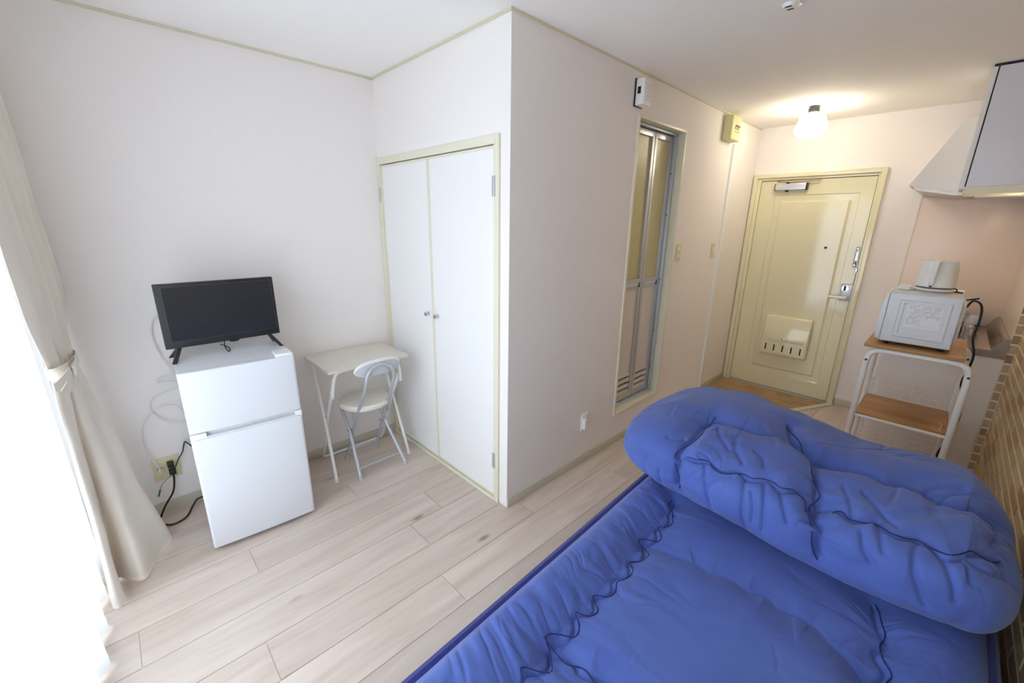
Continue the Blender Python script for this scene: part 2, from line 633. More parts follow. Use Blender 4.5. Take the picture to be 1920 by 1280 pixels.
def clip(poly, cp):
    out = poly
    n = len(cp)
    for i in range(n):
        a, b = cp[i], cp[(i + 1) % n]
        inp, out = out, []
        def side(p):
            return (b[0] - a[0]) * (p[1] - a[1]) - (b[1] - a[1]) * (p[0] - a[0])
        for j in range(len(inp)):
            p, q = inp[j], inp[(j + 1) % len(inp)]
            sp, sq = side(p), side(q)
            if sp >= 0:
                out.append(p)
            if sp * sq < 0:
                t = sp / (sp - sq)
                out.append((p[0] + (q[0] - p[0]) * t, p[1] + (q[1] - p[1]) * t))
        if not out:
            return []
    return out


ry = 2.53
row = 0
while ry < 3.13:
    rx = 1.26 - (0.07 if row % 2 else 0) - 0.03 * (row % 3)
    while rx < 2.2:
        l = random.choice((0.10, 0.14, 0.17))
        pl = clip([(rx, ry), (rx + l - 0.001, ry), (rx + l - 0.001, ry + 0.061), (rx, ry + 0.061)], EP)
        if len(pl) >= 3:
            cx, cy = sum(p[0] for p in pl) / len(pl), sum(p[1] for p in pl) / len(pl)
            o = MB().prism([(p[0] - cx, p[1] - cy) for p in pl], 'z', 0.0016, 0.003).build('tile', ENTRYT, ef)
            o.location = (cx, cy, 0)
        rx += l
    ry += 0.062
    row += 1
GREENT = mat('pale green threshold', (208, 206, 176), 0.4)
a, b, c, d = EP[0], EP[1], EP[2], EP[3]
struct(MB().prism([(1.262, 2.505), (1.935, 2.556), (1.928, 2.590), (1.262, 2.537)], 'z', 0.0, 0.009).build('trim_5', CREAM, bevel=0.001), 'cream edging strip across the entry floor', 'trim')
struct(MB().prism([(1.935, 2.556), (1.970, 2.575), (2.235, 3.14), (2.185, 3.14), (1.928, 2.590)], 'z', 0.0, 0.010).build('trim_6', GREENT, bevel=0.001), 'pale green slanted edging strip of the entry floor', 'trim')

# ------------------------------------------------------------------ window
win = thing('window_1', 'bright sliding window behind the sheer curtain', 'window', ((WX0 + WX1) / 2, WY - 0.08, WZ0), kind='structure')
f = MB()
t = 0.04
f.box(WX0, WY - 0.12, WZ0, WX0 + t, WY - 0.04, WZ1).box(WX1 - t, WY - 0.12, WZ0, WX1, WY - 0.04, WZ1)
f.box(WX0 + t, WY - 0.12, WZ0, WX1 - t, WY - 0.04, WZ0 + t).box(WX0 + t, WY - 0.12, WZ1 - t, WX1 - t, WY - 0.04, WZ1)
f.build('window_frame', ALU, win)
mid = (WX0 + WX1) / 2
for i, (a, b, yy) in enumerate(((WX0 + t, mid + 0.03, WY - 0.10), (mid - 0.03, WX1 - t, WY - 0.075))):
    s = MB().box(a, yy, WZ0 + t, a + 0.035, yy + 0.02, WZ1 - t).box(b - 0.035, yy, WZ0 + t, b, yy + 0.02, WZ1 - t)
    s.box(a + 0.035, yy, WZ0 + t, b - 0.035, yy + 0.02, WZ0 + t + 0.05).box(a + 0.035, yy, WZ1 - t - 0.04, b - 0.035, yy + 0.02, WZ1 - t)
    so = s.build('sash', ALU, win)
    MB().box(a + 0.035, yy + 0.008, WZ0 + t + 0.05, b - 0.035, yy + 0.012, WZ1 - t - 0.04).build('pane', PANE, so)

# ------------------------------------------------------------------ closet doors (door_1)
d1 = thing('door_1', 'white double closet doors in a cream frame', 'closet door', (0.6, 0.0, 0.0), kind='structure')
CX0, CX1, CZ = 0.001, 1.186, 1.937
f = MB().box(CX0, -0.012, 0.0, CX0 + 0.036, 0.03, CZ).box(CX1 - 0.034, -0.012, 0.0, CX1, 0.03, CZ)
f.box(CX0 + 0.036, -0.012, CZ - 0.038, CX1 - 0.034, 0.03, CZ).box(CX0 + 0.036, -0.014, 0.0, CX1 - 0.034, 0.03, 0.018)
f.build('frame', CREAM, d1, bevel=0.0012)
LX0, LM, LX1 = CX0 + 0.038, 0.582, CX1 - 0.036
for a, b, hx, kx in ((LX0, LM - 0.001, 0.026, 0.530), (LM + 0.001, LX1, 1.152, 0.628)):
    lf = MB().box(a, 0.001, 0.026, b, 0.024, CZ - 0.043).build('door_leaf', WHITEP, d1)
    e = 0.010
    ed = MB().box(a, -0.003, 0.026, a + e, 0.0045, CZ - 0.043).box(b - e, -0.003, 0.026, b, 0.0045, CZ - 0.043)
    ed.box(a + e, -0.003, 0.026, b - e, 0.0045, 0.034).box(a + e, -0.003, CZ - 0.055, b - e, 0.0045, CZ - 0.043)
    ed.build('edge_band', CREAM, lf, bevel=0.0006)
    MB().lathe([(0.006, -0.001), (0.006, -0.012), (0.012, -0.015), (0.0135, -0.022), (0.011, -0.028), (0.004, -0.030)], (kx, 0, 1.004), 20, 'y').build('knob', CHROME, lf, smooth=True)
    for hz in (1.715, 0.262):
        hg = MB()
        for q in range(3):
            hg.lathe([(0.0055, hz - 0.045 + q * 0.031), (0.0055, hz - 0.045 + q * 0.031 + 0.028)], (hx, -0.011, 0), 12)
        hg.box(hx - 0.012, -0.0135, hz - 0.045, hx + 0.012, -0.0118, hz + 0.047)
        hg.build('hinge', ALU, lf, smooth=True)
MB().box(CX0 + 0.026, 0.026, 0.018, CX1 - 0.034, 0.030, CZ - 0.038).build('dark_gap', DARK, d1)

# ------------------------------------------------------------------ bathroom folding door (door_2)
d2 = thing('door_2', 'narrow aluminium folding bathroom door with olive frosted panes', 'bathroom door', (XC - 0.05, 1.35, BZ0), kind='structure')
FW = 0.018
f = MB().box(XC - 0.045, BY0, BZ0, XC + 0.010, BY0 + FW, BZ1).box(XC - 0.045, BY1 - FW, BZ0, XC + 0.010, BY1, BZ1)
f.box(XC - 0.045, BY0 + FW, BZ1 - FW, XC + 0.010, BY1 - FW, BZ1).box(XC - 0.045, BY0 + FW, BZ0, XC + 0.012, BY1 - FW, BZ0 + FW)
f.build('frame', CREAM, d2, bevel=0.0015)
iy0, iy1, iz0, iz1 = BY0 + FW, BY1 - FW, BZ0 + FW, BZ1 - FW
f = MB().box(XC - 0.10, iy0, iz0, XC - 0.045, iy0 + 0.014, iz1).box(XC - 0.10, iy1 - 0.014, iz0, XC - 0.045, iy1, iz1)
f.box(XC - 0.10, iy0 + 0.014, iz1 - 0.014, XC - 0.045, iy1 - 0.014, iz1).box(XC - 0.10, iy0 + 0.014, iz0, XC - 0.045, iy1 - 0.014, iz0 + 0.012)
f.build('track_frame', ALUW, d2, bevel=0.001)
for hz in (1.90, 1.62, 1.15, 0.75, 0.45):
    MB().lathe([(0.004, 0), (0.004, -0.002), (0.002, -0.003)], (XC - 0.062, iy1 - 0.014, hz), 10, 'y').build('screw', BLACK, d2)
MB().box(XC - 0.104, iy0 + 0.012, iz0 + 0.01, XC - 0.100, iy1 - 0.012, iz1 - 0.01).build('dark_gap', DARK, d2)
px = XC - 0.098
pz0, pz1 = iz0 + 0.018, iz1 - 0.020
for a, b in ((iy0 + 0.018, 1.385), (1.391, iy1 - 0.020)):
    sw = 0.030
    lf = MB().box(px, a, pz0, px + 0.028, a + sw, pz1).box(px, b - sw, pz0, px + 0.028, b, pz1)
    lf.box(px, a + sw, pz1 - 0.035, px + 0.028, b - sw, pz1).box(px, a + sw, 1.105, px + 0.028, b - sw, 1.178).box(px, a + sw, pz0, px + 0.028, b - sw, pz0 + 0.035)
    lo = lf.build('door_leaf', ALU, d2, bevel=0.002)
    MB().box(px + 0.008, a + sw, 1.178, px + 0.014, b - sw, pz1 - 0.035).build('pane', OLIVE, lo)
    MB().box(px + 0.008, a + sw, 0.45, px + 0.016, b - sw, 1.105).build('panel', LOWP, lo)
    MB().box(px + 0.026, a + sw, 1.128, px + 0.034, b - sw, 1.152).build('rail', ALUW, lo, bevel=0.002)
    MB().box(px + 0.026, b - sw - 0.012, 1.118, px + 0.036, b - sw - 0.002, 1.150).build('latch', BLACK, lo, bevel=0.001)
    v = MB().box(px + 0.004, a + sw, 0.44, px + 0.022, b - sw, 0.45)
    for q in range(4):
        v.box(px + 0.004, a + sw, pz0 + 0.035 + q * 0.046, px + 0.020, b - sw, pz0 + 0.035 + q * 0.046 + (0.028 if q < 3 else 0.016))
    v.build('vent_grille', LOWP, lo)

# ------------------------------------------------------------------ entrance door (door_3)
d3 = thing('door_3', 'glossy cream entrance door with mail box', 'entrance door', (1.74, YD, 0.0), kind='structure')
f = MB()
fy0, fy1 = YD - 0.028, YD + 0.07
f.box(DX0, fy0, 0, DX0 + 0.032, fy1, DZ1).box(DX1 - 0.032, fy0, 0, DX1, fy1, DZ1).box(DX0 + 0.032, fy0, DZ1 - 0.034, DX1 - 0.032, fy1, DZ1)
f.box(DX0 + 0.032, fy0 + 0.02, 0, DX0 + 0.062, fy1, DZ1 - 0.034).box(DX1 - 0.050, fy0 + 0.02, 0, DX1 - 0.032, fy1, DZ1 - 0.034).box(DX0 + 0.062, fy0 + 0.02, DZ1 - 0.055, DX1 - 0.050, fy1, DZ1 - 0.034)
f.build('frame', DOORP, d3, bevel=0.002)
MB().box(DX0 + 0.062, YD - 0.02, 0.0, DX1 - 0.05, YD + 0.07, 0.006).build('sill', ALU, d3, bevel=0.001)
MB().box(DX0, YD + 0.071, 0.0, DX1, YD + 0.085, DZ1).build('leak_blocker', DARK, d3)  # unseen backing added to block sky light leaking round the door leaf
lx0, lx1, lz0, lz1, ly = DX0 + 0.066, DX1 - 0.054, 0.010, DZ1 - 0.060, YD + 0.004
px0, px1, pz0_, pz1_ = 1.452, 2.072, 0.150, 1.822
bm = bmesh.new()
rings = [(lx0, lx1, lz0, lz1, ly), (px0, px1, pz0_, pz1_, ly), (px0 + 0.004, px1 - 0.004, pz0_ + 0.004, pz1_ - 0.004, ly + 0.008),
         (px0 + 0.050, px1 - 0.050, pz0_ + 0.050, pz1_ - 0.050, ly + 0.010), (px0 + 0.066, px1 - 0.066, pz0_ + 0.066, pz1_ - 0.066, ly - 0.001)]
rv = []
for a, b, c, d, y in rings:
    rv.append([bm.verts.new(p) for p in ((a, y, c), (b, y, c), (b, y, d), (a, y, d))])
for i in range(len(rv) - 1):
    for k in range(4):
        bm.faces.new((rv[i][k], rv[i][(k + 1) % 4], rv[i + 1][(k + 1) % 4], rv[i + 1][k]))
bm.faces.new(rv[-1])
bk = [bm.verts.new((v.co.x, ly + 0.04, v.co.z)) for v in rv[0]]
for k in range(4):
    bm.faces.new((bk[k], bk[(k + 1) % 4], rv[0][(k + 1) % 4], rv[0][k]))
bm.faces.new(bk[::-1])
bmesh.ops.recalc_face_normals(bm, faces=bm.faces)
me = bpy.data.meshes.new('door_leaf')
bm.to_mesh(me)
bm.free()
leaf = link('door_leaf', me, DOORP, d3)
# closer
MB().box(1.455, YD - 0.045, 1.862, 1.690, YD + 0.003, 1.914).build('door_closer', ALUW, leaf, bevel=0.004)
MB().box(1.448, YD - 0.040, 1.858, 1.458, YD + 0.002, 1.918).box(1.688, YD - 0.042, 1.858, 1.702, YD + 0.002, 1.918).lathe([(0.012, 1.846), (0.014, 1.930)], (1.545, YD - 0.022, 0), 14).build('closer_cap', BLACK, leaf, bevel=0.001)
MB().tube([(1.545, YD - 0.026, 1.926), (1.79, YD - 0.030, 1.934)], 0.006, 8).tube([(1.46, YD - 0.030, 1.936), (1.56, YD - 0.026, 1.927)], 0.006, 8).build('closer_arm', STEEL, leaf)
# peephole, guard, lock, lever, chain
MB().lathe([(0.010, 0.0), (0.010, -0.006), (0.006, -0.008)], (1.915, ly - 0.001, 1.376), 16, 'y').build('peephole', BLACK, leaf, smooth=True)
g = MB().box(2.128, ly - 0.006, 1.228, 2.150, ly, 1.392)
g.box(2.131, ly - 0.022, 1.370, 2.147, ly - 0.006, 1.388).box(2.131, ly - 0.022, 1.232, 2.147, ly - 0.006, 1.250).box(2.134, ly - 0.022, 1.25, 2.144, ly - 0.014, 1.37)
g.build('door_guard', CHROME, leaf, bevel=0.002)
lk = MB().box(2.082, ly - 0.020, 0.938, 2.166, ly, 1.082).build('lock_case', ALU, leaf, bevel=0.008)
MB().lathe([(0.024, -0.020), (0.024, -0.026)], (2.116, ly, 1.045), 20, 'y').build('thumb_turn_ring', CHROME, leaf, smooth=True)
MB().box(2.108, ly - 0.040, 1.025, 2.122, ly - 0.026, 1.066).build('thumb_turn', BLACK, leaf, bevel=0.003)
MB().tube(spline([(2.132, ly - 0.018, 0.968), (2.130, ly - 0.055, 0.968), (2.10, ly - 0.062, 0.968), (2.02, ly - 0.060, 0.966)], 6), 0.012, 10).build('lever', PLASW, leaf, smooth=True)
ch = MB()
for q in range(14):
    zz = 1.19 - q * 0.0165
    xx = 2.166 + 0.004 * math.sin(q * 0.5)
    pts = [(xx + 0.004 * math.cos(a) * (1 if q % 2 else 0.3), ly - 0.010 + 0.004 * math.cos(a) * (0.3 if q % 2 else 1), zz + 0.011 * math.sin(a)) for a in [2 * PI * k / 10 for k in range(10)]]
    ch.tube(pts, 0.0016, 5, closed=True)
ch.box(2.158, ly - 0.012, 1.185, 2.172, ly, 1.215)
ch.build('door_chain', CHROME, leaf)
# mail box
mb = MB().prism([(ly, 0.352), (ly - 0.055, 0.350), (ly - 0.072, 0.372), (ly - 0.070, 0.55), (ly - 0.045, 0.715), (ly - 0.030, 0.735), (ly, 0.735)], 'x', 1.570, 1.945)
mbx = mb.build('mail_box', DOORP, leaf, bevel=0.012, segs=3)
MB().box(1.600, ly - 0.0775, 0.505, 1.915, ly - 0.060, 0.540).build('mail_flap', DOORP, mbx, bevel=0.004)
MB().box(1.735, ly - 0.082, 0.520, 1.765, ly - 0.070, 0.530).build('mail_latch', CHROME, mbx, bevel=0.001)
for q in range(5):
    xx = 1.615 + q * 0.0715
    MB().box(xx - 0.0055, ly - 0.0732, 0.400, xx + 0.0055, ly - 0.066, 0.462).build('mail_slot', SLOT, mbx, bevel=0.002)

# ------------------------------------------------------------------ things on the bathroom wall
s = thing('light_switch', 'cream double light switch beside the bathroom door', 'switch', (XC, 1.757, 1.30), 'cream wall switches')
MB().box(XC, 1.722, 1.292, XC + 0.008, 1.792, 1.412).build('switch_plate', PLATE, s, bevel=0.002)
for zz in (1.328, 1.376):
    MB().box(XC + 0.007, 1.742, zz - 0.014, XC + 0.012, 1.772, zz + 0.014).build('switch_key', PLASW, s, bevel=0.001)
s = thing('light_switch', 'cream single light switch next to the white cable strip', 'switch', (XC, 2.41, 1.28), 'cream wall switches')
MB().box(XC, 2.376, 1.280, XC + 0.008, 2.446, 1.400).build('switch_plate', PLATE, s, bevel=0.002)
MB().box(XC + 0.007, 2.396, 1.320, XC + 0.012, 2.426, 1.360).build('switch_key', CREAM, s, bevel=0.001)
cs = thing('cable_strip', 'white vertical cable strip on the bathroom wall', 'cable cover', (XC, 2.55, 0))
MB().box(XC, 2.525, 0.0, XC + 0.018, 2.565, 2.20).build('cover', PLASW, cs, bevel=0.004)
MB().box(XC, 2.520, 0.0, XC + 0.004, 2.570, 2.20).build('backing', PLASW, cs, bevel=0.001)
j = thing('wall_jack', 'small white wall jack low on the bathroom wall', 'wall jack', (XC, 0.69, 0.24))
MB().box(XC, 0.655, 0.245, XC + 0.008, 0.725, 0.365).build('plate', PLASW, j, bevel=0.002)
MB().box(XC + 0.007, 0.660, 0.262, XC + 0.032, 0.690, 0.330).build('socket_box', PLASW, j, bevel=0.003)
MB().box(XC + 0.007, 0.698, 0.280, XC + 0.010, 0.716, 0.330).build('socket_face', FRIDB, j, bevel=0.001)
c1 = thing('controller_box', 'white controller box with small dark display above the bathroom door', 'controller', (XC, 1.02, 2.21))
MB().box(XC + 0.006, 0.978, 2.210, XC + 0.060, 1.060, 2.346).build('case', PLASW, c1, bevel=0.005)
MB().box(XC, 0.972, 2.206, XC + 0.006, 1.064, 2.350).build('back_plate', BLACK, c1, bevel=0.001)
MB().box(XC + 0.018, 0.9766, 2.268, XC + 0.038, 0.980, 2.304).build('display', SLOT, c1)
lv = MB()
for q in range(5):
    lv.box(XC + 0.0595, 0.995, 2.232 + q * 0.019, XC + 0.0615, 1.046, 2.244 + q * 0.019)
lv.build('louvre', FRIDB, c1)
c2 = thing('chime_box', 'cream chime box with dark curled marks high beside the entrance', 'chime', (XC, 2.37, 2.19))
CH = mat('cream chime plastic', (214, 210, 160), 0.4)
MB().box(XC, 2.282, 2.196, XC + 0.070, 2.470, 2.372).build('case', CH, c2, bevel=0.012, segs=3)
mk = MB()
for q in range(3):
    y0 = 2.345 + q * 0.032
    mk.tube(spline([(XC + 0.0705, y0, 2.275), (XC + 0.0705, y0 + 0.006, 2.296), (XC + 0.0705, y0 + 0.018, 2.306), (XC + 0.0705, y0 + 0.026, 2.298)], 5), 0.0032, 6)
mk.build('mark', INK, c2)
tx = MB()
for q in range(6):
    tx.box(XC + 0.0695, 2.346 + q * 0.015, 2.256, XC + 0.0708, 2.356 + q * 0.015, 2.263)
tx.build('print', PRINT, c2)

# ------------------------------------------------------------------ ceiling fittings
L = Vector((1.775, 2.565))
lamp = thing('ceiling_lamp', 'small lit ceiling lamp with faceted opal shade by the entrance', 'ceiling lamp', (L.x, L.y, H))
MB().lathe([(0.036, H), (0.036, H - 0.035), (0.030, H - 0.050)], (L.x, L.y, 0), 24).build('mount', BLACK, lamp, smooth=True)
MB().lathe([(0.034, H - 0.046), (0.070, H - 0.056), (0.078, H - 0.064), (0.108, H - 0.150), (0.105, H - 0.162), (0.078, H - 0.205), (0.066, H - 0.212), (0.010, H - 0.216)], (L.x, L.y, 0), 8).build('shade', LAMPG, lamp, smooth=True, angle=25)
rs = thing('ceiling_rosette', 'small white ceiling rosette socket at the top edge', 'rosette', (2.073, 0.70, H))
MB().box(2.04, 0.62, H - 0.024, 2.106, 0.742, H).build('base', PLASW, rs, bevel=0.004)
MB().lathe([(0.026, H - 0.024), (0.024, H - 0.036)], (2.073, 0.700, 0), 20).build('socket', PLASW, rs, smooth=True)
for sy in (-1, 1):
    MB().box(2.062, 0.700 + sy * 0.014 - 0.004, H - 0.037, 2.084, 0.700 + sy * 0.014 + 0.004, H - 0.0355).build('slot', SLOT, rs)
    MB().box(2.048, 0.7355, H - 0.020, 2.098, 0.743, H - 0.010).build('slot', SLOT, rs) if sy > 0 else None

# ------------------------------------------------------------------ fridge
FR_A = math.atan2(-0.034, 0.458)
FT = Matrix.Translation((0.558, -1.033, 0)) @ Matrix.Rotation(FR_A, 4, 'Z')
fr = thing('fridge', 'small white two-door fridge beside the curtain', 'fridge', (0.32, -1.03, 0))
D, HWF = 0.49, 0.229
MB(FT).box(-D, -HWF + 0.004, 0.03, -0.055, HWF - 0.004, 0.892).build('body', FRIDB, fr, bevel=0.004)
MB(FT).box(-D, -HWF, 0.892, -0.050, HWF, 0.912).build('top_plate', FRID, fr, bevel=0.005)
MB(FT).box(-0.055, -HWF + 0.010, 0.04, -0.046, HWF - 0.010, 0.900).build('gasket', FRIDB, fr)
ud = MB(FT).prism([(-0.046, -HWF), (-0.010, -HWF), (-0.002, -HWF + 0.008), (0.003, -HWF * 0.5), (0.004, 0), (0.003, HWF * 0.5), (-0.002, HWF - 0.008), (-0.010, HWF), (-0.046, HWF)], 'z', 0.630, 0.916).build('freezer_door', FRID, fr, bevel=0.004)
ld = MB(FT).prism([(-0.046, -HWF), (-0.010, -HWF), (-0.002, -HWF + 0.008), (0.003, -HWF * 0.5), (0.004, 0), (0.003, HWF * 0.5), (-0.002, HWF - 0.008), (-0.010, HWF), (-0.046, HWF)], 'z', 0.024, 0.596).build('fridge_door', FRID, fr, bevel=0.004)
MB(FT).box(-0.046, -HWF, 0.5965, -0.004, -HWF + 0.060, 0.624).box(-0.046, HWF - 0.030, 0.5965, -0.004, HWF, 0.624).box(-0.046, -HWF + 0.06, 0.5965, -0.030, HWF - 0.03, 0.624).build('door_cap', PLASW, ld, bevel=0.003)
MB(FT).prism([(-0.030, 0.5965), (0.0, 0.5965), (0.001, 0.602), (-0.010, 0.606)], 'y', -HWF + 0.06, HWF - 0.03).build('handle', FRID, ld)
MB(FT).box(-0.105, HWF - 0.080, 0.9125, -0.008, HWF - 0.004, 0.930).build('hinge_cover', PLASW, fr, bevel=0.007, segs=3)
for yy in (-HWF + 0.03, HWF - 0.03):
    MB(FT).lathe([(0.016, 0.0), (0.016, 0.031)], (-0.09, yy, 0), 14).build('foot', BLACK, fr)
    MB(FT).lathe([(0.016, 0.0), (0.016, 0.031)], (-0.43, yy, 0), 14).build('foot', BLACK, fr)

# ------------------------------------------------------------------ television
tv = thing('television', 'small black flat television on splayed legs on the fridge', 'television', (0.28, -1.02, 0.912))
TX, TY0, TY1, TZ0, TZ1 = 0.290, -1.262, -0.782, 0.968, 1.268
b = MB().box(TX - 0.030, TY0, TZ0, TX, TY1, TZ1)
b.build('bezel', BLACK, tv, bevel=0.003)
MB().box(TX - 0.002, TY0 + 0.026, TZ0 + 0.032, TX + 0.0012, TY1 - 0.014, TZ1 - 0.016).build('screen', SCREEN, tv)
MB().box(TX - 0.001, TY0 + 0.0245, TZ0 + 0.0305, TX + 0.0005, TY1 - 0.0118, TZ1 - 0.0145).build('screen_edge', mat('dark grey plastic edge', (78, 78, 82), 0.4), tv)
MB().prism([(TY0 + 0.245, TZ0 + 0.001), (TY0 + 0.255, TZ0 - 0.008), (TY0 + 0.285, TZ0 - 0.008), (TY0 + 0.295, TZ0 + 0.001)], 'x', TX - 0.026, TX - 0.001).build('sensor_bump', BLACK, tv)
MB().box(TX - 0.055, TY0 + 0.08, TZ0 + 0.03, TX - 0.029, TY1 - 0.08, TZ0 + 0.20).build('rear_housing', BLACK, tv, bevel=0.008)
for y0, sg in ((TY0 + 0.052, -1), (TY1 - 0.052, 1)):
    for xf in (0.350, 0.222):
        g = MB()
        a = Vector((TX - 0.016, y0, TZ0 + 0.004))
        e = Vector((xf, y0 + sg * 0.036, 0.9125))
        dy = 0.018
        vs = []
        for p, w_ in ((a, 0.013), (e, 0.009)):
            vs += [(p.x - w_, p.y - dy * 0.5, p.z), (p.x + w_, p.y - dy * 0.5, p.z), (p.x + w_, p.y + dy * 0.5, p.z), (p.x - w_, p.y + dy * 0.5, p.z)]
        g.add(vs, [(0, 1, 2, 3), (7, 6, 5, 4), (0, 4, 5, 1), (1, 5, 6, 2), (2, 6, 7, 3), (3, 7, 4, 0)])
        g.build('leg', BLACK, tv, bevel=0.0015)
tc_ = MB().tube(spline([(0.245, -1.02, 0.99), (0.25, -1.03, 0.955), (0.285, -1.035, 0.935), (0.30, -1.025, 0.9155), (0.22, -1.01, 0.9155), (0.12, -1.03, 0.9155)], 6), 0.0026, 6).build('cord', CORDB, tv)

# ------------------------------------------------------------------ outlet, plugs and cords
ot = thing('wall_outlet', 'cream double wall outlet plate beside the fridge', 'wall outlet', (0, -1.352, 0.19))
MB().box(0, -1.412, 0.194, 0.008, -1.294, 0.320).build('plate', PLATE, ot, bevel=0.002)
MB().box(0.0075, -1.392, 0.225, 0.010, -1.368, 0.292).build('socket_face', PLATE, ot, bevel=0.001)
MB().box(0.0075, -1.346, 0.225, 0.010, -1.322, 0.292).build('socket_face', PLATE, ot, bevel=0.001)
MB().lathe([(0.012, 0.009), (0.012, 0.014), (0.006, 0.015), (0.006, 0.020)], (0, -1.382, 0.262), 16, 'x').build('antenna_jack', CHROME, ot, smooth=True)
ant = thing('antenna_cable', 'coiled white antenna cable from the outlet up behind the television', 'cable', (0.03, -1.38, 0.26))
MB().lathe([(0.0095, 0.019), (0.0095, 0.040), (0.006, 0.046)], (0, -1.382, 0.262), 12, 'x').build('connector', PLASW, ant, smooth=True)
pth = [(0.046, -1.382, 0.262), (0.052, -1.385, 0.300), (0.03, -1.409, 0.361), (0.02, -1.418, 0.44), (0.02, -1.405, 0.53), (0.02, -1.352, 0.595), (0.025, -1.285, 0.612), (0.03, -1.240, 0.575), (0.035, -1.235, 0.515), (0.03, -1.275, 0.502), (0.02, -1.33, 0.545), (0.018, -1.36, 0.61), (0.02, -1.34, 0.665), (0.025, -1.27, 0.690), (0.030, -1.235, 0.705), (0.030, -1.25, 0.735), (0.02, -1.305, 0.74), (0.018, -1.31, 0.755), (0.02, -1.27, 0.765), (0.03, -1.22, 0.77), (0.035, -1.21, 0.80), (0.03, -1.235, 0.86), (0.03, -1.262, 0.84), (0.035, -1.235, 0.775), (0.035, -1.20, 0.80), (0.03, -1.225, 0.87), (0.025, -1.262, 0.84), (0.02, -1.285, 0.93), (0.02, -1.288, 1.02), (0.05, -1.262, 1.085), (0.16, -1.22, 1.09), (0.232, -1.15, 1.08)]
MB().tube(spline(pth, 7), 0.0032, 7).build('wire', CORDW, ant, smooth=True)
fc = MB().tube(spline([(0.028, -1.334, 0.222), (0.04, -1.336, 0.19), (0.05, -1.352, 0.13), (0.06, -1.395, 0.07), (0.08, -1.425, 0.02), (0.11, -1.428, 0.006), (0.16, -1.385, 0.006), (0.14, -1.325, 0.007), (0.075, -1.285, 0.022), (0.045, -1.262, 0.033), (0.050, -1.245, 0.04), (0.058, -1.20, 0.045)], 8), 0.0046, 8).build('power_cord', CORDB, fr, smooth=True)
MB().box(0.0105, -1.349, 0.218, 0.034, -1.319, 0.250).build('plug', BLACK, fc, bevel=0.004)
tcd = thing('adapter_cord', 'black cord rising from the upper socket behind the fridge', 'cord', (0.03, -1.33, 0.27))
MB().box(0.0105, -1.350, 0.262, 0.036, -1.322, 0.296).build('plug', BLACK, tcd, bevel=0.005)
MB().tube(spline([(0.030, -1.330, 0.262), (0.045, -1.318, 0.268), (0.035, -1.300, 0.300), (0.028, -1.275, 0.335), (0.026, -1.258, 0.385), (0.030, -1.245, 0.372), (0.034, -1.225, 0.345), (0.04, -1.20, 0.35)], 8), 0.0032, 8).build('wire', CORDB, tcd, smooth=True)
gw = thing('ground_wire', 'grey ground wire with a green tip hanging from the outlet', 'ground wire', (0.03, -1.37, 0.2))
MB().tube(spline([(0.034, -1.340, 0.226), (0.040, -1.352, 0.216), (0.034, -1.385, 0.186), (0.028, -1.402, 0.150)], 8), 0.0016, 6).build('wire', GREYW, gw)
MB().tube([(0.028, -1.401, 0.153), (0.027, -1.406, 0.137), (0.027, -1.413, 0.118)], 0.0042, 8).build('tip', GREENW, gw, smooth=True)

# ------------------------------------------------------------------ folding table
tb = thing('folding_table', 'small ivory folding table in the corner by the closet', 'table', (0.22, -0.35, 0))
ZT = 0.735


def rrect(x0, y0, x1, y1, r, n=6):
    out = []
    for cx, cy, a0 in ((x1 - r, y1 - r, 0), (x0 + r, y1 - r, 90), (x0 + r, y0 + r, 180), (x1 - r, y0 + r, 270)):
        for k in range(n + 1):
            a = math.radians(a0 + 90 * k / n)
            out.append((cx + r * math.cos(a), cy + r * math.sin(a)))
    return out


MB().prism(rrect(0.016, -0.606, 0.432, -0.096, 0.018), 'z', ZT - 0.016, ZT).build('table_top', TABLEW, tb, bevel=0.002)
for yy in (-0.592, -0.110):
    MB().tube([(0.075, yy + (0.018 if yy < -0.3 else -0.018), ZT - 0.020), (0.215, yy + (0.006 if yy < -0.3 else -0.006), 0.38), (0.362, yy - (0.012 if yy < -0.3 else -0.004), 0.010)], 0.0095, 10).build('leg', TUBEW, tb, smooth=True)
    MB().lathe([(0.011, 0.0), (0.012, 0.022)], (0.362, yy - (0.012 if yy < -0.3 else -0.004), 0), 12).build('foot_cap', PLASW, tb, smooth=True)
yl, yr = -0.566, -0.136
rear = spline([(0.345, yl, 0.590), (0.222, yl, 0.38), (0.060, yl, 0.06)], 4) + spline([(0.040, yl + 0.002, 0.022), (0.036, yl + 0.018, 0.012), (0.036, yl + 0.04, 0.0105)], 4) + spline([(0.036, yr - 0.04, 0.0105), (0.036, yr - 0.018, 0.012), (0.040, yr - 0.002, 0.022)], 4) + spline([(0.060, yr, 0.06), (0.222, yr, 0.38), (0.345, yr, 0.590)], 4)
MB().tube(rear, 0.0095, 10).build('rear_frame', TUBEW, tb, smooth=True)
br = spline([(0.355, -0.572, 0.545), (0.365, -0.566, 0.62), (0.370, -0.545, 0.690), (0.372, -0.50, 0.7065), (0.372, -0.46, 0.7075)], 5) + spline([(0.372, -0.242, 0.7075), (0.372, -0.20, 0.7065), (0.370, -0.157, 0.690), (0.365, -0.136, 0.62), (0.355, -0.130, 0.545)], 5)
MB().tube(br, 0.0105, 10).build('bracket', TUBEW, tb, smooth=True)
for yy in (-0.581, -0.121):
    MB().lathe([(0.007, -0.012), (0.007, 0.012)], (0.216, yy, 0.38), 12, 'y').build('rivet', CHROME, tb, smooth=True)

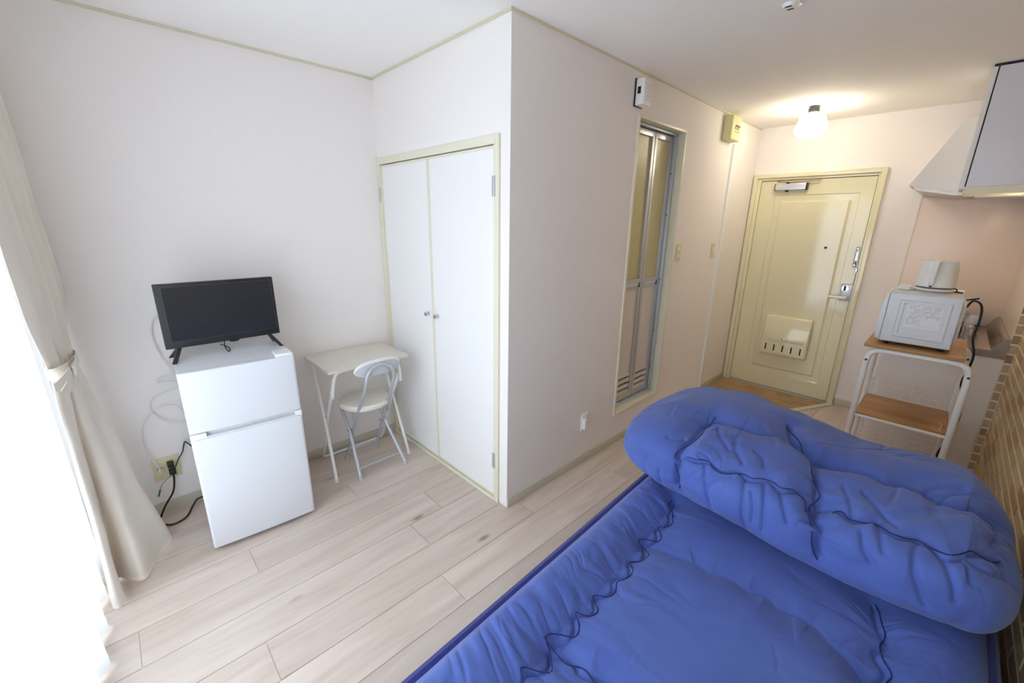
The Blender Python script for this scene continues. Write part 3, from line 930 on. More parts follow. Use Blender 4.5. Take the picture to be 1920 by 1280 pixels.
# ------------------------------------------------------------------ folding chair
cht = thing('folding_chair', 'silver folding chair with round ivory seat at the small table', 'chair', (0.30, -0.345, 0))
CT = Matrix.Translation((0.302, -0.343, 0)) @ Matrix.Rotation(math.radians(1.5), 4, 'Z')
MB(CT).lathe([(0.10, 0.418), (0.145, 0.420), (0.156, 0.430), (0.158, 0.446), (0.150, 0.458), (0.128, 0.464), (0.02, 0.466)], (-0.035, 0, 0), 40).build('seat', SEATV, cht, smooth=True)
for sy in (-0.08, 0.08):
    MB(CT).box(-0.14, sy - 0.008, 0.404, 0.07, sy + 0.008, 0.419).build('seat_bracket', TUBES, cht, bevel=0.002)
top = []
for k in range(13):
    a = PI * k / 12
    top.append((0.205 + 0.004 * math.sin(a), -0.088 * math.cos(a), 0.655 + 0.088 * math.sin(a)))
bf = [(-0.152, -0.106, 0.012), (-0.02, -0.100, 0.26), (0.045, -0.097, 0.385), (0.165, -0.092, 0.57)] + top + [(0.165, 0.092, 0.57), (0.045, 0.097, 0.385), (-0.02, 0.100, 0.26), (-0.152, 0.106, 0.012)]
MB(CT).tube(bf, 0.0105, 10).build('back_frame', TUBES, cht, smooth=True)
for sy in (-1, 1):
    MB(CT).tube([(-0.145, sy * 0.118, 0.415), (-0.03, sy * 0.120, 0.275), (0.152 + sy * 0.018, sy * 0.147, 0.012)], 0.0105, 10).build('leg', TUBES, cht, smooth=True)
    MB(CT).lathe([(0.0125, 0.0), (0.013, 0.024)], (0.152 + sy * 0.018, sy * 0.147, 0), 12).build('foot_cap', PADG, cht, smooth=True)
    MB(CT).lathe([(0.0125, 0.0), (0.013, 0.024)], (-0.152, sy * 0.106, 0), 12).build('foot_cap', PADG, cht, smooth=True)
    MB(CT).lathe([(0.006, -0.024), (0.006, 0.024)], (-0.028, sy * 0.110, 0.272), 10, 'y').build('rivet', CHROME, cht)
    MB(CT).box(0.012, sy * 0.112 - 0.003, 0.36, 0.060, sy * 0.112 + 0.003, 0.42).build('hinge_plate', TUBES, cht, bevel=0.002)
MB(CT).tube([(0.118, -0.141, 0.068), (0.118, 0.141, 0.068)], 0.0065, 8).build('stretcher', TUBES, cht, smooth=True)
MB(CT).tube([(-0.115, -0.104, 0.085), (-0.115, 0.104, 0.085)], 0.0065, 8).build('stretcher', TUBES, cht, smooth=True)
# curved back pad: lens outline bent in plan
vs, fs = [], []
NU, NV = 28, 8
for side in (0, 1):
    for i in range(NU + 1):
        u = -1 + 2 * i / NU
        hw = 0.046 * (1 - abs(u) ** 3.2) ** 0.5 + 0.001
        for jn in range(NV + 1):
            v = -1 + 2 * jn / NV
            th = 0.015 * (1 - abs(u) ** 6) * (1 - 0.5 * abs(v) ** 4)
            xb = 0.187 - 0.028 * u * u - 0.01 * (1 - v) * 0.2
            vs.append((xb + (th if side else -th), u * 0.150 + 0.010, 0.712 + v * hw + 0.012 * (1 - u * u)))
n1 = (NU + 1) * (NV + 1)
for i in range(NU):
    for jn in range(NV):
        a = i * (NV + 1) + jn
        q = (a, a + 1, a + NV + 2, a + NV + 1)
        fs.append(q)
        fs.append(tuple(n1 + x for x in q[::-1]))
for i in range(NU):
    for jn in (0, NV):
        a, b_ = i * (NV + 1) + jn, (i + 1) * (NV + 1) + jn
        fs.append((a, b_, n1 + b_, n1 + a))
for i in (0, NU):
    for jn in range(NV):
        a, b_ = i * (NV + 1) + jn, i * (NV + 1) + jn + 1
        fs.append((a, b_, n1 + b_, n1 + a))
bp_ = MB(CT).add(vs, fs).build('backrest', SEATV, cht, smooth=True, angle=60)
# grey rear board set on the backrest
vs = []
for i in range(NU + 1):
    u = -1 + 2 * i / NU
    hw = 0.040 * (1 - abs(u) ** 3.2) ** 0.5 + 0.0005
    for v in (-1, -0.4, 0.4, 1):
        th = 0.015 * (1 - abs(u) ** 6) * (1 - 0.5 * abs(v * 0.8) ** 4)
        xb = 0.187 - 0.028 * (u * 0.94) ** 2 - 0.01 * (1 - v) * 0.2
        vs.append((xb + th + 0.0012, u * 0.145 + 0.010, 0.707 + v * hw + 0.012 * (1 - u * u)))
fs = [(i * 4 + k, i * 4 + k + 1, (i + 1) * 4 + k + 1, (i + 1) * 4 + k) for i in range(NU) for k in range(3)]
MB(CT).add(vs, fs).build('rear_board', PADG, bp_, smooth=True)

# ------------------------------------------------------------------ kitchen
YE = 2.245
kb = thing('kitchen_counter', 'low kitchen unit with grey white end panel and steel worktop', 'kitchen unit', (2.76, 2.7, 0))
KX0 = 2.50
MB().box(KX0 + 0.02, YE + 0.018, 0.07, XK - 0.002, YD - 0.012, 0.828).build('body', COUNTERP, kb)
MB().box(KX0 + 0.01, YE, 0.0, XK - 0.001, YE + 0.018, 0.828).build('end_panel', COUNTERP, kb, bevel=0.001)
MB().box(KX0 + 0.06, YE + 0.018, 0.0, XK - 0.01, YD - 0.012, 0.07).build('plinth', BLACK, kb)
for q in range(2):
    ya = YE + 0.022 + q * 0.44
    dd = MB().box(KX0, ya, 0.09, KX0 + 0.019, ya + 0.435, 0.815).build('door', CABF, kb, bevel=0.002)
    MB().box(KX0 - 0.012, ya + (0.37 if q == 0 else 0.03), 0.70, KX0, ya + (0.40 if q == 0 else 0.06), 0.80).build('handle', CHROME, dd, bevel=0.003)
wt = MB().prism([(KX0 - 0.015, 0.829), (XK - 0.001, 0.829), (XK - 0.001, 0.946), (XK - 0.018, 0.949), (XK - 0.030, 0.932), (XK - 0.052, 0.886), (XK - 0.062, 0.872), (KX0 + 0.01, 0.866), (KX0 - 0.012, 0.872), (KX0 - 0.015, 0.868)], 'y', YE - 0.008, YD - 0.008)
wt.build('worktop', STEEL, kb, bevel=0.0008, angle=12)
st = thing('gas_stove', 'small steel stove with chrome fittings behind the microwave', 'stove', (2.75, 2.85, 0.872))
MB().box(2.57, 2.72, 0.890, 2.92, 3.12, 0.945).build('body', STEEL, st, bevel=0.006)
MB().box(2.57, 2.72, 0.945, 2.92, 3.12, 0.952).build('top_plate', CHROME, st, bevel=0.002)
for sx in (2.60, 2.89):
    for sy in (2.76, 3.08):
        MB().lathe([(0.012, 0.866), (0.012, 0.890)], (sx, sy, 0), 12).build('foot', BLACK, st)
MB().lathe([(0.05, 0.952), (0.048, 0.968), (0.03, 0.972)], (2.75, 2.92, 0), 24).build('burner', BLACK, st, smooth=True)
gr = MB()
for q in range(4):
    a = q * PI / 2 + 0.4
    gr.tube([(2.75 + 0.05 * math.cos(a), 2.92 + 0.05 * math.sin(a), 0.972), (2.75 + 0.06 * math.cos(a), 2.92 + 0.06 * math.sin(a), 0.985), (2.75 + 0.115 * math.cos(a), 2.92 + 0.115 * math.sin(a), 0.985), (2.75 + 0.12 * math.cos(a), 2.92 + 0.12 * math.sin(a), 0.953)], 0.004, 6)
gr.tube([(2.75 + 0.11 * math.cos(2 * PI * k / 24), 2.92 + 0.11 * math.sin(2 * PI * k / 24), 0.982) for k in range(24)], 0.004, 6, closed=True)
gr.build('pan_support', CHROME, st, smooth=True)
for k in range(2):
    MB().lathe([(0.016, 0), (0.015, -0.018), (0.010, -0.020)], (2.63 + k * 0.20, 2.72, 0.918), 18, 'y').build('knob', CHROME if k else BLACK, st, smooth=True)
ga = thing('gas_tap', 'chrome gas tap standing on the steel worktop', 'tap', (2.872, 2.55, 0.866))
MB().prism([(2.842, 0.8665), (2.906, 0.8665), (2.906, 0.995), (2.893, 1.016), (2.860, 1.016), (2.842, 0.985)], 'y', 2.60, 2.612).build('bracket', ALU, ga, bevel=0.002)
MB().lathe([(0.015, 0.8665), (0.015, 0.93), (0.020, 0.935), (0.020, 0.96), (0.008, 0.965)], (2.872, 2.565, 0), 16).build('valve_body', CHROME, ga, smooth=True)
MB().tube([(2.872, 2.565, 0.948), (2.872, 2.515, 0.948)], 0.010, 12).build('nozzle', CHROME, ga, smooth=True)
MB().box(2.885, 2.557, 0.948, 2.915, 2.573, 0.958).build('tap_handle', BLACK, ga, bevel=0.002)
MB().lathe([(0.013, 2.515), (0.013, 2.500), (0.007, 2.498)], (2.872, 0, 0.948), 14, 'y').build('ring', CHROME, ga, smooth=True)
# wall cabinet
wc = thing('wall_cabinet', 'white hanging wall cabinet at the right edge under the ceiling', 'cabinet', (2.84, 2.4, 1.77))
CB0, CB1, CYN, CYF = 1.782, 2.386, 2.240, 2.545
MB().box(2.672, CYN, CB0, XK - 0.001, CYF, CB1).build('body', CABF, wc, bevel=0.001)
MB().box(2.6665, CYN + 0.004, CB0 + 0.002, 2.6725, CYF - 0.004, CB1 - 0.002).build('dark_gap', DARK, wc)
dd = MB().box(2.645, CYN, CB0 - 0.012, 2.6662, CYF, CB1).build('door', WHITEP, wc, bevel=0.001)
MB().box(2.666, CYN + 0.002, 1.742, XK - 0.002, CYF, 1.758).box(2.666, CYN + 0.002, 1.758, XK - 0.002, CYN + 0.012, 1.7815).build('light_rail', CREAM, wc)
MB().box(2.650, CYN + 0.004, CB1, XK - 0.001, CYF, H - 0.0005).build('gap_shade', BLACK, wc)  # black strip stands in for the shade in the gap under the ceiling
kl = thing('cabinet_light', 'warm lit tube light under the wall cabinet', 'light', (2.9, 2.4, 1.742))
MB().box(2.93, 2.262, 1.722, 2.985, 2.53, 1.7415).build('housing', PLASW, kl, bevel=0.002)
MB().tube([(2.957, 2.275, 1.712), (2.957, 2.518, 1.712)], 0.011, 12).build('lamp_tube', TUBEL, kl, smooth=True)
# hood
hd = thing('range_hood', 'white sloping range hood over the stove', 'range hood', (2.75, 2.86, 1.77))
MB().prism([(2.404, 1.822), (2.404, 1.816), (2.628, 1.770), (XK - 0.002, 1.768), (XK - 0.002, 2.196), (2.590, 2.196)], 'y', 2.550, YD - 0.008).build('shell', HOODM, hd, bevel=0.0015)
MB().prism([(2.428, 1.811), (2.628, 1.770), (XK - 0.03, 1.768), (XK - 0.03, 1.752), (2.628, 1.752), (2.440, 1.790)], 'y', 2.562, YD - 0.015).build('rim', STEEL, hd)
MB().box(2.72, 2.68, 1.744, 2.95, 3.05, 1.752).build('filter', ALU, hd)

# ------------------------------------------------------------------ cart
cr = thing('kitchen_cart', 'white tube kitchen cart with honey wood shelves', 'cart', (2.68, 1.82, 0))
cx0, cx1, cy0, cy1 = 2.487, 2.882, 1.592, 2.030
R_ = 0.0150
for yy in (cy0, cy1):
    pts = [(cx0, yy, 0.0)] + spline([(cx0, yy, 0.80), (cx0 + 0.006, yy, 0.868), (cx0 + 0.030, yy, 0.896), (cx0 + 0.07, yy, 0.903)], 5) + spline([(cx1 - 0.07, yy, 0.903), (cx1 - 0.030, yy, 0.896), (cx1 - 0.006, yy, 0.868), (cx1, yy, 0.80)], 5) + [(cx1, yy, 0.0)]
    MB().tube(pts, R_, 12).build('end_frame', TUBEW, cr, smooth=True)
MB().box(cx0 - 0.024, cy0 - 0.020, 0.917, cx1 - 0.028, cy1 + 0.085, 0.935).build('top_board', SHELFW, cr, bevel=0.003)
for zz in (0.507, 0.185):
    sf = MB().box(cx0 + 0.012, cy0 + 0.016, zz, cx1 - 0.012, cy1 - 0.016, zz + 0.014).build('shelf', SHELFW, cr, bevel=0.001)
    for yy in (cy0, cy1):
        MB().tube([(cx0, yy, zz), (cx1, yy, zz)], 0.0095, 8).build('shelf_bar', TUBEW, sf, smooth=True)
    for xx in (cx0, cx1):
        MB().tube([(xx, cy0, zz), (xx, cy1, zz)], 0.0085, 8).build('shelf_bar', TUBEW, sf, smooth=True)
    gd = MB()
    z0, z1 = zz + 0.018, zz + 0.130
    for q in range(4):
        z_ = z0 + (z1 - z0) * q / 3
        gd.tube([(cx0 + 0.010, cy1 - 0.012, z_), (cx1 - 0.010, cy1 - 0.012, z_)], 0.0026, 6)
    for q in range(10):
        x_ = cx0 + 0.020 + (cx1 - cx0 - 0.04) * q / 9
        gd.tube([(x_, cy1 - 0.0145, z0), (x_, cy1 - 0.0150, z1)], 0.0022, 6)
    gd.build('wire_guard', TUBEW, sf)
for xx in (cx0, cx1):
    for yy in (cy0, cy1):
        sc_ = MB().lathe([(0.006, 0.0), (0.006, 0.003)], (xx, yy - 0.0150, 0.842), 12, 'y').build('screw', BLACK, cr)
tg = MB().tube(spline([(2.842, 1.760, 0.5215), (2.846, 1.74, 0.530), (2.850, 1.70, 0.5235), (2.843, 1.66, 0.528), (2.847, 1.63, 0.5225)], 6), 0.0016, 5).build('twist_tie', PLASW)
tag(tg, 'small pale twist tie lying on the middle cart shelf', 'twist tie')

# ------------------------------------------------------------------ microwave
mw = thing('microwave', 'white microwave with printed side label on the cart', 'microwave', (2.65, 1.84, 0.935))
mx0, mx1, my0, my1, mz0, mz1 = 2.514, 2.792, 1.628, 2.075, 0.953, 1.218
body = MB().box(mx0, my0, mz0, mx1, my1, mz1).build('case', FRID, mw, bevel=0.008, segs=3)
MB().prism([(mx0 - 0.001, mz0 + 0.002), (mx0 - 0.022, mz0 + 0.012), (mx0 - 0.028, mz0 + 0.09), (mx0 - 0.026, mz0 + 0.18), (mx0 - 0.014, mz1 - 0.008), (mx0 - 0.001, mz1 - 0.003)], 'y', my0 + 0.004, my1 - 0.004).build('door', FRID, mw, bevel=0.003)
# raised side panel
def ringpan(r0, y, d):
    vs = []
    for k, (m_, yy) in enumerate(((0, y + 0.0005), (0.008, y - d), (0.018, y - d), (0.026, y - d * 0.35))):
        a, b, c, e = r0[0] + m_, r0[1] - m_, r0[2] + m_, r0[3] - m_
        vs += [(a, yy, c), (b, yy, c), (b, yy, e), (a, yy, e)]
    fs = []
    for i in range(3):
        for k in range(4):
            fs.append((i * 4 + k, i * 4 + (k + 1) % 4, (i + 1) * 4 + (k + 1) % 4, (i + 1) * 4 + k))
    fs.append((12, 13, 14, 15))
    return vs, fs
v_, f_ = ringpan((mx0 + 0.045, mx1 - 0.030, mz0 + 0.030, mz1 - 0.030), my0, 0.005)
MB().add(v_, f_).build('side_embossing', FRID, mw, smooth=True, angle=20)
lb = MB().box(mx0 + 0.082, my0 - 0.0036, mz0 + 0.092, mx1 - 0.062, my0 - 0.0018, mz1 - 0.050).build('label', LABELW, mw)
pr = MB()
rnd = random.Random(3)
lx, lxe, lz = mx0 + 0.086, mx1 - 0.066, mz1 - 0.054
yp = my0 - 0.0041
for cidx, (a, b) in enumerate(((lx, lx + 0.050), (lx + 0.056, lxe))):
    for r in range(12):
        z_ = lz - 0.004 - r * 0.0085
        if cidx == 1 and r > 7:
            continue
        x_ = a + rnd.random() * 0.004
        while x_ < b - 0.006:
            l = 0.003 + rnd.random() * 0.010
            if rnd.random() < 0.72:
                pr.box(x_, yp, z_ - 0.0022, min(x_ + l, b), yp + 0.0006, z_)
            x_ += l + 0.002
for z_ in (lz - 0.018, lz - 0.036, lz - 0.058, lz - 0.108):
    pr.box(lx + 0.054, yp, z_ - 0.0006, lxe, yp + 0.0006, z_)
pr.box(lx + 0.0535, yp, lz - 0.108, lx + 0.0542, yp + 0.0006, lz)
pr.build('print', PRINT, lb)
for xx in (mx0 + 0.03, mx1 - 0.03):
    for yy in (my0 + 0.04, my1 - 0.04):
        MB().lathe([(0.012, 0.9352), (0.013, 0.9545)], (xx, yy, 0), 12).build('foot', BLACK, mw)
MB().box(mx1 - 0.003, my0 + 0.05, mz0 + 0.03, mx1 + 0.014, my1 - 0.05, mz1 - 0.04).build('rear_housing', FRIDB, mw, bevel=0.004)
MB().tube(spline([(mx1 + 0.012, 1.70, mz1 - 0.050), (mx1 + 0.030, 1.69, mz1 - 0.012), (mx1 + 0.060, 1.68, mz1 - 0.030), (mx1 + 0.070, 1.68, mz1 - 0.10), (mx1 + 0.066, 1.67, mz1 - 0.19), (mx1 + 0.086, 1.67, 0.95), (mx1 + 0.086, 1.67, 0.88), (mx1 + 0.078, 1.70, 0.78), (mx1 + 0.105, 1.78, 0.66), (mx1 + 0.115, 1.80, 0.56), (mx1 + 0.10, 1.75, 0.45), (mx1 + 0.075, 1.70, 0.36), (mx1 + 0.105, 1.72, 0.28), (mx1 + 0.12, 1.85, 0.05)], 8), 0.0048, 8).build('cord', CORDB, mw, smooth=True)
MB().tube([(mx1 + 0.004, 1.66, mz1 - 0.008), (mx1 + 0.045, 1.67, mz1 + 0.004)], 0.004, 8).build('cord_end', CORDB, mw, smooth=True)

# ------------------------------------------------------------------ kettle
kt = thing('electric_kettle', 'white electric kettle on top of the microwave', 'kettle', (2.668, 1.85, 1.218))
KC = (2.668, 1.850, 0)
MB().lathe([(0.078, 1.2185), (0.080, 1.222), (0.080, 1.236), (0.072, 1.240)], KC, 36).build('base', PLASW, kt, smooth=True)
MB().lathe([(0.0808, 1.2225), (0.0815, 1.224), (0.0808, 1.2255)], KC, 36).build('base_ring', BLACK, kt, smooth=True)
MB().lathe([(0.0735, 1.2405), (0.0735, 1.2445)], KC, 36).build('gap_ring', BLACK, kt)
kbod = MB().lathe([(0.072, 1.2445), (0.078, 1.250), (0.0795, 1.27), (0.0765, 1.33), (0.0725, 1.372), (0.070, 1.378)], KC, 40).build('kettle_body', PLASW, kt, smooth=True)
MB().lathe([(0.068, 1.377), (0.066, 1.384), (0.040, 1.388), (0.012, 1.389)], KC, 36).build('lid', PLASW, kt, smooth=True)
MB().prism([(2.608, 1.345), (2.598, 1.378), (2.580, 1.388), (2.592, 1.372)], 'y', 1.828, 1.872).build('spout', PLASW, kt, bevel=0.003)
hp = spline([(2.660, 1.782, 1.378), (2.658, 1.752, 1.378), (2.656, 1.738, 1.362), (2.655, 1.736, 1.32), (2.654, 1.744, 1.285), (2.654, 1.768, 1.266)], 6)
MB().tube(hp, 0.014, 12, flat=0.75).build('handle', PLASW, kt, smooth=True)
MB().box(2.648, 1.766, 1.248, 2.660, 1.774, 1.258).build('switch', BLACK, kt, bevel=0.001)
MB().tube(spline([(2.742, 1.858, 1.226), (2.765, 1.862, 1.2235), (2.782, 1.866, 1.2225)], 4), 0.004, 8).tube(spline([(2.738, 1.870, 1.236), (2.748, 1.872, 1.240), (2.756, 1.876, 1.234), (2.760, 1.88, 1.2225)], 4), 0.003, 8).build('cord', CORDB, kt, smooth=True)
pk = MB().box(2.528, 1.80, 1.2188, 2.580, 1.92, 1.238).build('cord_holder_box', PLASW, bevel=0.006, segs=3)
tag(pk, 'small white rounded box beside the kettle on the microwave', 'box')


# ------------------------------------------------------------------ soft goods helpers
def vnoise(p, seed=0):
    """value noise in numpy for an (n,3) array, range -1..1"""
    p = np.asarray(p, float)
    i = np.floor(p).astype(np.int64)
    f = p - i
    f = f * f * (3 - 2 * f)
    def hsh(a, b, c):
        n = (a * 374761393 + b * 668265263 + c * 2147483647 + seed * 974711) & 0xFFFFFFFF
        n = ((n ^ (n >> 13)) * 1274126177) & 0xFFFFFFFF
        n = n ^ (n >> 16)
        return (n & 0xFFFF) / 32767.5 - 1.0
    r = 0
    for dx in (0, 1):
        for dy in (0, 1):
            for dz in (0, 1):
                wgt = (f[:, 0] if dx else 1 - f[:, 0]) * (f[:, 1] if dy else 1 - f[:, 1]) * (f[:, 2] if dz else 1 - f[:, 2])
                r = r + wgt * hsh(i[:, 0] + dx, i[:, 1] + dy, i[:, 2] + dz)
    return r


def poly_dist(P, line):
    """distance to a polyline and arc length of the nearest point, signed side ignored"""
    L_ = np.asarray(line, float)
    best = np.full(len(P), 1e9)
    arc = np.zeros(len(P))
    s0 = 0.0
    for a, b in zip(L_[:-1], L_[1:]):
        d = b - a
        ll = max((d * d).sum(), 1e-12)
        t = np.clip(((P - a) @ d) / ll, 0, 1)
        q = P - (a + t[:, None] * d)
        dist = np.sqrt((q * q).sum(1))
        m_ = dist < best
        best[m_] = dist[m_]
        arc[m_] = s0 + t[m_] * math.sqrt(ll)
        s0 += math.sqrt(ll)
    return best, arc


def normals_of(V, quads):
    N = np.zeros_like(V)
    a, b, c, d = (V[quads[:, k]] for k in range(4))
    n = np.cross(c - a, d - b)
    for k in range(4):
        np.add.at(N, quads[:, k], n)
    l = np.linalg.norm(N, axis=1, keepdims=True)
    return N / np.maximum(l, 1e-9)


def quads_grid(nu, nv, wrap_v=False):
    q = []
    for i in range(nu - 1):
        for j_ in range(nv if wrap_v else nv - 1):
            j2 = (j_ + 1) % nv
            q.append((i * nv + j_, (i + 1) * nv + j_, (i + 1) * nv + j2, i * nv + j2))
    return np.array(q)


def mesh_np(name, V, quads, m, parent=None, extra=()):
    me = bpy.data.meshes.new(name)
    me.from_pydata(np.asarray(V).tolist(), [], np.asarray(quads).tolist() + [list(e) for e in extra])
    me.update()
    return link(name, me, m, parent, True, 180)


def surface(V, quads):
    return BVHTree.FromPolygons(np.asarray(V).tolist(), np.asarray(quads).tolist())


def cast(bvh, pts):
    """photo pixels to points on a surface already standing in the room"""
    out = []
    for px_, py_ in pts:
        h = bvh.ray_cast(CAM, pix_ray(px_, py_))
        if h[0] is not None:
            out.append(tuple(h[0]))
    return out


def dense(pts, sub=5):
    return [(p[0], p[1]) for p in spline([Vector((p[0], p[1], 0)) for p in pts], sub)]


def sewn(V, seams):
    """displacement of a quilted surface: valleys on broad seams, stitch lines, gathers and thin creases running across the seams"""
    disp = np.zeros(len(V))
    for k, (line, wv, depth, ws, sdep, gather, glen, crease) in enumerate(seams):
        if len(line) < 2:
            continue
        d, s = poly_dist(V, line)
        disp -= depth * np.exp(-(d / wv) ** 1.6)
        disp -= sdep * np.exp(-(d / ws) ** 2)
        near = np.exp(-(d / glen) ** 1.5) * (1 - np.exp(-(d / 0.010) ** 2))
        wob = 0.6 * vnoise(np.stack([s * 9, d * 12, np.full_like(d, k * 5.7)], 1), k + 40)
        g = vnoise(np.stack([s * 40 + wob, d * 5, np.full_like(d, k * 7.3)], 1), k)
        disp += gather * g * near
        c = vnoise(np.stack([s * 34 + wob * 2, d * 3.5, np.full_like(d, k * 3.1)], 1), k + 20)
        lim = np.clip(1.6 * vnoise(np.stack([s * 12, d * 10, np.full_like(d, k * 2.1)], 1), k + 60) + 0.4, 0, 1)
        disp -= crease * np.exp(-(c / 0.16) ** 2) * near * lim
    return disp


def stitch(parent, bvh, lines, r=0.0017):
    """raised seam thread lying on the finished cloth, one part per seam"""
    for ln in lines:
        if len(ln) < 3:
            continue
        pts = []
        A = resample(ln, max(8, len(ln)))
        for _ in range(3):
            A[1:-1] = 0.5 * A[1:-1] + 0.25 * (A[:-2] + A[2:])
        for p in A:
            pts.append(bvh.find_nearest(Vector(p))[0])
        B = np.array([tuple(p) for p in pts])
        for _ in range(6):
            B[1:-1] = 0.5 * B[1:-1] + 0.25 * (B[:-2] + B[2:])
        pts = [Vector(p) + Vector((0, 0, 0.0006)) for p in resample(spline(B.tolist(), 2), len(B) * 2)]
        MB().tube(pts, r, 5).build('seam', THREAD, parent, smooth=True)


def resample(path, n):
    P = np.array([tuple(p) for p in path])
    s = np.concatenate([[0], np.cumsum(np.linalg.norm(np.diff(P, axis=0), axis=1))])
    t_ = np.linspace(0, s[-1], n)
    return np.stack([np.interp(t_, s, P[:, k]) for k in range(P.shape[1])], 1)


# ------------------------------------------------------------------ bed
bd = thing('bed', 'low dark wooden bed under the blue bedding', 'bed', (2.48, -0.45, 0))
bx0, bx1, by0, by1 = 2.03, 2.99, -1.46, 0.62
MB().box(bx0, by0, 0.16, bx0 + 0.03, by1, 0.28).build('side_rail', BEDW, bd, bevel=0.003)
MB().box(bx1 - 0.03, by0, 0.16, bx1, by1, 0.28).build('side_rail', BEDW, bd, bevel=0.003)
MB().box(bx0 + 0.03, by0, 0.16, bx1 - 0.03, by0 + 0.03, 0.28).build('end_rail', BEDW, bd, bevel=0.003)
MB().box(bx0 + 0.03, by1 - 0.03, 0.16, bx1 - 0.03, by1, 0.28).build('end_rail', BEDW, bd, bevel=0.003)
for q in range(12):
    ya = by0 + 0.05 + q * 0.168
    MB().box(bx0 + 0.03, ya, 0.25, bx1 - 0.03, ya + 0.09, 0.27).build('slat', BEDW, bd)
for xx in (bx0 + 0.005, bx1 - 0.065):
    for yy in (by0 + 0.005, by1 - 0.065):
        MB().box(xx, yy, 0, xx + 0.06, yy + 0.06, 0.16).build('leg', BEDW, bd, bevel=0.003)
mt = MB().box(bx0 + 0.005, by0 + 0.01, 0.281, bx1 - 0.005, by1 - 0.01, 0.415).build('mattress', NAVY, bevel=0.02, segs=3)
tag(mt, 'navy mattress beneath the blue futon', 'mattress')

# futon with border roll, scalloped stitching and panels
ZB = 0.416
NXF, NYF = 380, 720
us = np.linspace(0, 1, NXF)
ysf = np.linspace(-1.50, 0.66, NYF)


def left_edge(y):
    return 1.962 + (0.09 - y) * 0.040


U, Yg = np.meshgrid(us, ysf, indexing='ij')
XL = left_edge(Yg)
XR = 2.998 + 0 * Yg
X = XL + (XR - XL) * U
dl = (X - XL)
dr = (XR - X)
dn = Yg - ysf[0]
df = ysf[-1] - Yg


def rnd_edge(d, r, p=2.2):
    t = np.clip(d / r, 0, 1)
    return (1 - (1 - t) ** p) ** (1 / p)


prof = rnd_edge(dl, 0.10) * rnd_edge(dr, 0.10) * rnd_edge(dn, 0.10) * rnd_edge(df, 0.10)
Z = ZB + 0.012 + 0.085 * prof
V = np.stack([X.ravel(), Yg.ravel(), Z.ravel()], 1)
Q = quads_grid(NXF, NYF)


def crop(pts, ox, oy, s):
    return [(ox + x / s, oy + y / s) for x, y in pts]


scal = crop([(1690, 170), (1680, 185), (1650, 235), (1655, 270), (1635, 300), (1590, 305), (1575, 320), (1582, 355), (1565, 385), (1510, 390), (1497, 410), (1505, 460), (1480, 495), (1430, 495), (1405, 515), (1415, 570), (1395, 605), (1340, 605), (1310, 630), (1312, 690), (1280, 715), (1225, 715), (1200, 740), (1203, 795), (1175, 825), (1100, 825), (1078, 850), (1082, 910), (1050, 965), (980, 970), (935, 1010), (930, 1090), (890, 1145), (810, 1155), (775, 1190), (768, 1270), (730, 1330), (650, 1345), (610, 1390), (600, 1470)], 740, 880, 3.2)
cusp = crop([(1690, 170), (1640, 215), (1565, 310), (1490, 395), (1400, 505), (1300, 615), (1190, 735), (1070, 840), (965, 970), (925, 1015), (800, 1155), (765, 1195), (640, 1340), (560, 1440)], 740, 880, 3.2)
far2 = crop([(1500, 400), (1570, 430), (1640, 465), (1700, 500), (1780, 530), (1850, 565)], 740, 880, 3.2) + crop([(80, 200), (150, 260), (230, 275), (300, 310), (380, 370), (450, 380), (510, 420), (545, 465), (620, 490), (720, 540), (800, 600), (850, 650), (940, 720), (1010, 790), (1060, 850)], 1280, 980, 3.0)
right = crop([(1090, 430), (1100, 520), (1130, 590), (1165, 640), (1150, 665), (1095, 680), (1110, 730), (1155, 790), (1140, 825), (1080, 840), (1085, 900), (1130, 960), (1150, 1010)], 1280, 980, 3.0)
near2 = crop([(930, 1020), (1010, 1050), (1080, 1110), (1110, 1170), (1170, 1205), (1250, 1220), (1310, 1280), (1400, 1340)], 740, 880, 3.2)
S_ = []
surf = surface(V, Q)
for pts, wv, dep, ws, sd, ga_, gl, cr_ in ((cusp, 0.055, 0.034, 0.010, 0.003, 0.006, 0.13, 0.0075), (scal, 0.016, 0.004, 0.0048, 0.011, 0.002, 0.05, 0.003),
                                          (far2, 0.055, 0.022, 0.009, 0.005, 0.003, 0.09, 0.004), (right, 0.045, 0.022, 0.006, 0.010, 0.005, 0.16, 0.006),
                                          (near2, 0.045, 0.022, 0.006, 0.009, 0.004, 0.09, 0.005)):
    S_.append((cast(surf, dense(pts, 4)), wv, dep, ws, sd, ga_, gl, cr_))
dz = sewn(V, S_)
# border roll along the left edge with fine creases across it, larger swells over the panels
side = np.clip((V[:, 0] - left_edge(V[:, 1])) / 0.22, 0, 1)
border = (side < 1) * np.sin(np.clip(side, 0, 1) * PI)
sy_ = V[:, 1] + V[:, 0] * 0.35 + 0.012 * vnoise(np.stack([V[:, 0] * 16, V[:, 1] * 8, V[:, 2] * 0], 1), 15)
cre = vnoise(np.stack([sy_ * 30, V[:, 0] * 5, V[:, 1] * 0.5], 1), 5)
cre2 = vnoise(np.stack([sy_ * 42, V[:, 0] * 6, V[:, 1] * 0.5], 1), 9)
lim_ = np.clip(1.5 * vnoise(np.stack([V[:, 0] * 14, V[:, 1] * 9, V[:, 2] * 0], 1), 12) + 0.5, 0, 1)
dz += border * (0.020 + 0.0055 * cre - 0.0055 * np.exp(-(cre2 / 0.18) ** 2) * lim_)
bel = vnoise(np.stack([V[:, 0] * 5, V[:, 1] * 5, V[:, 2] * 0], 1), 2)
dz += 0.010 * bel * (1 - border)
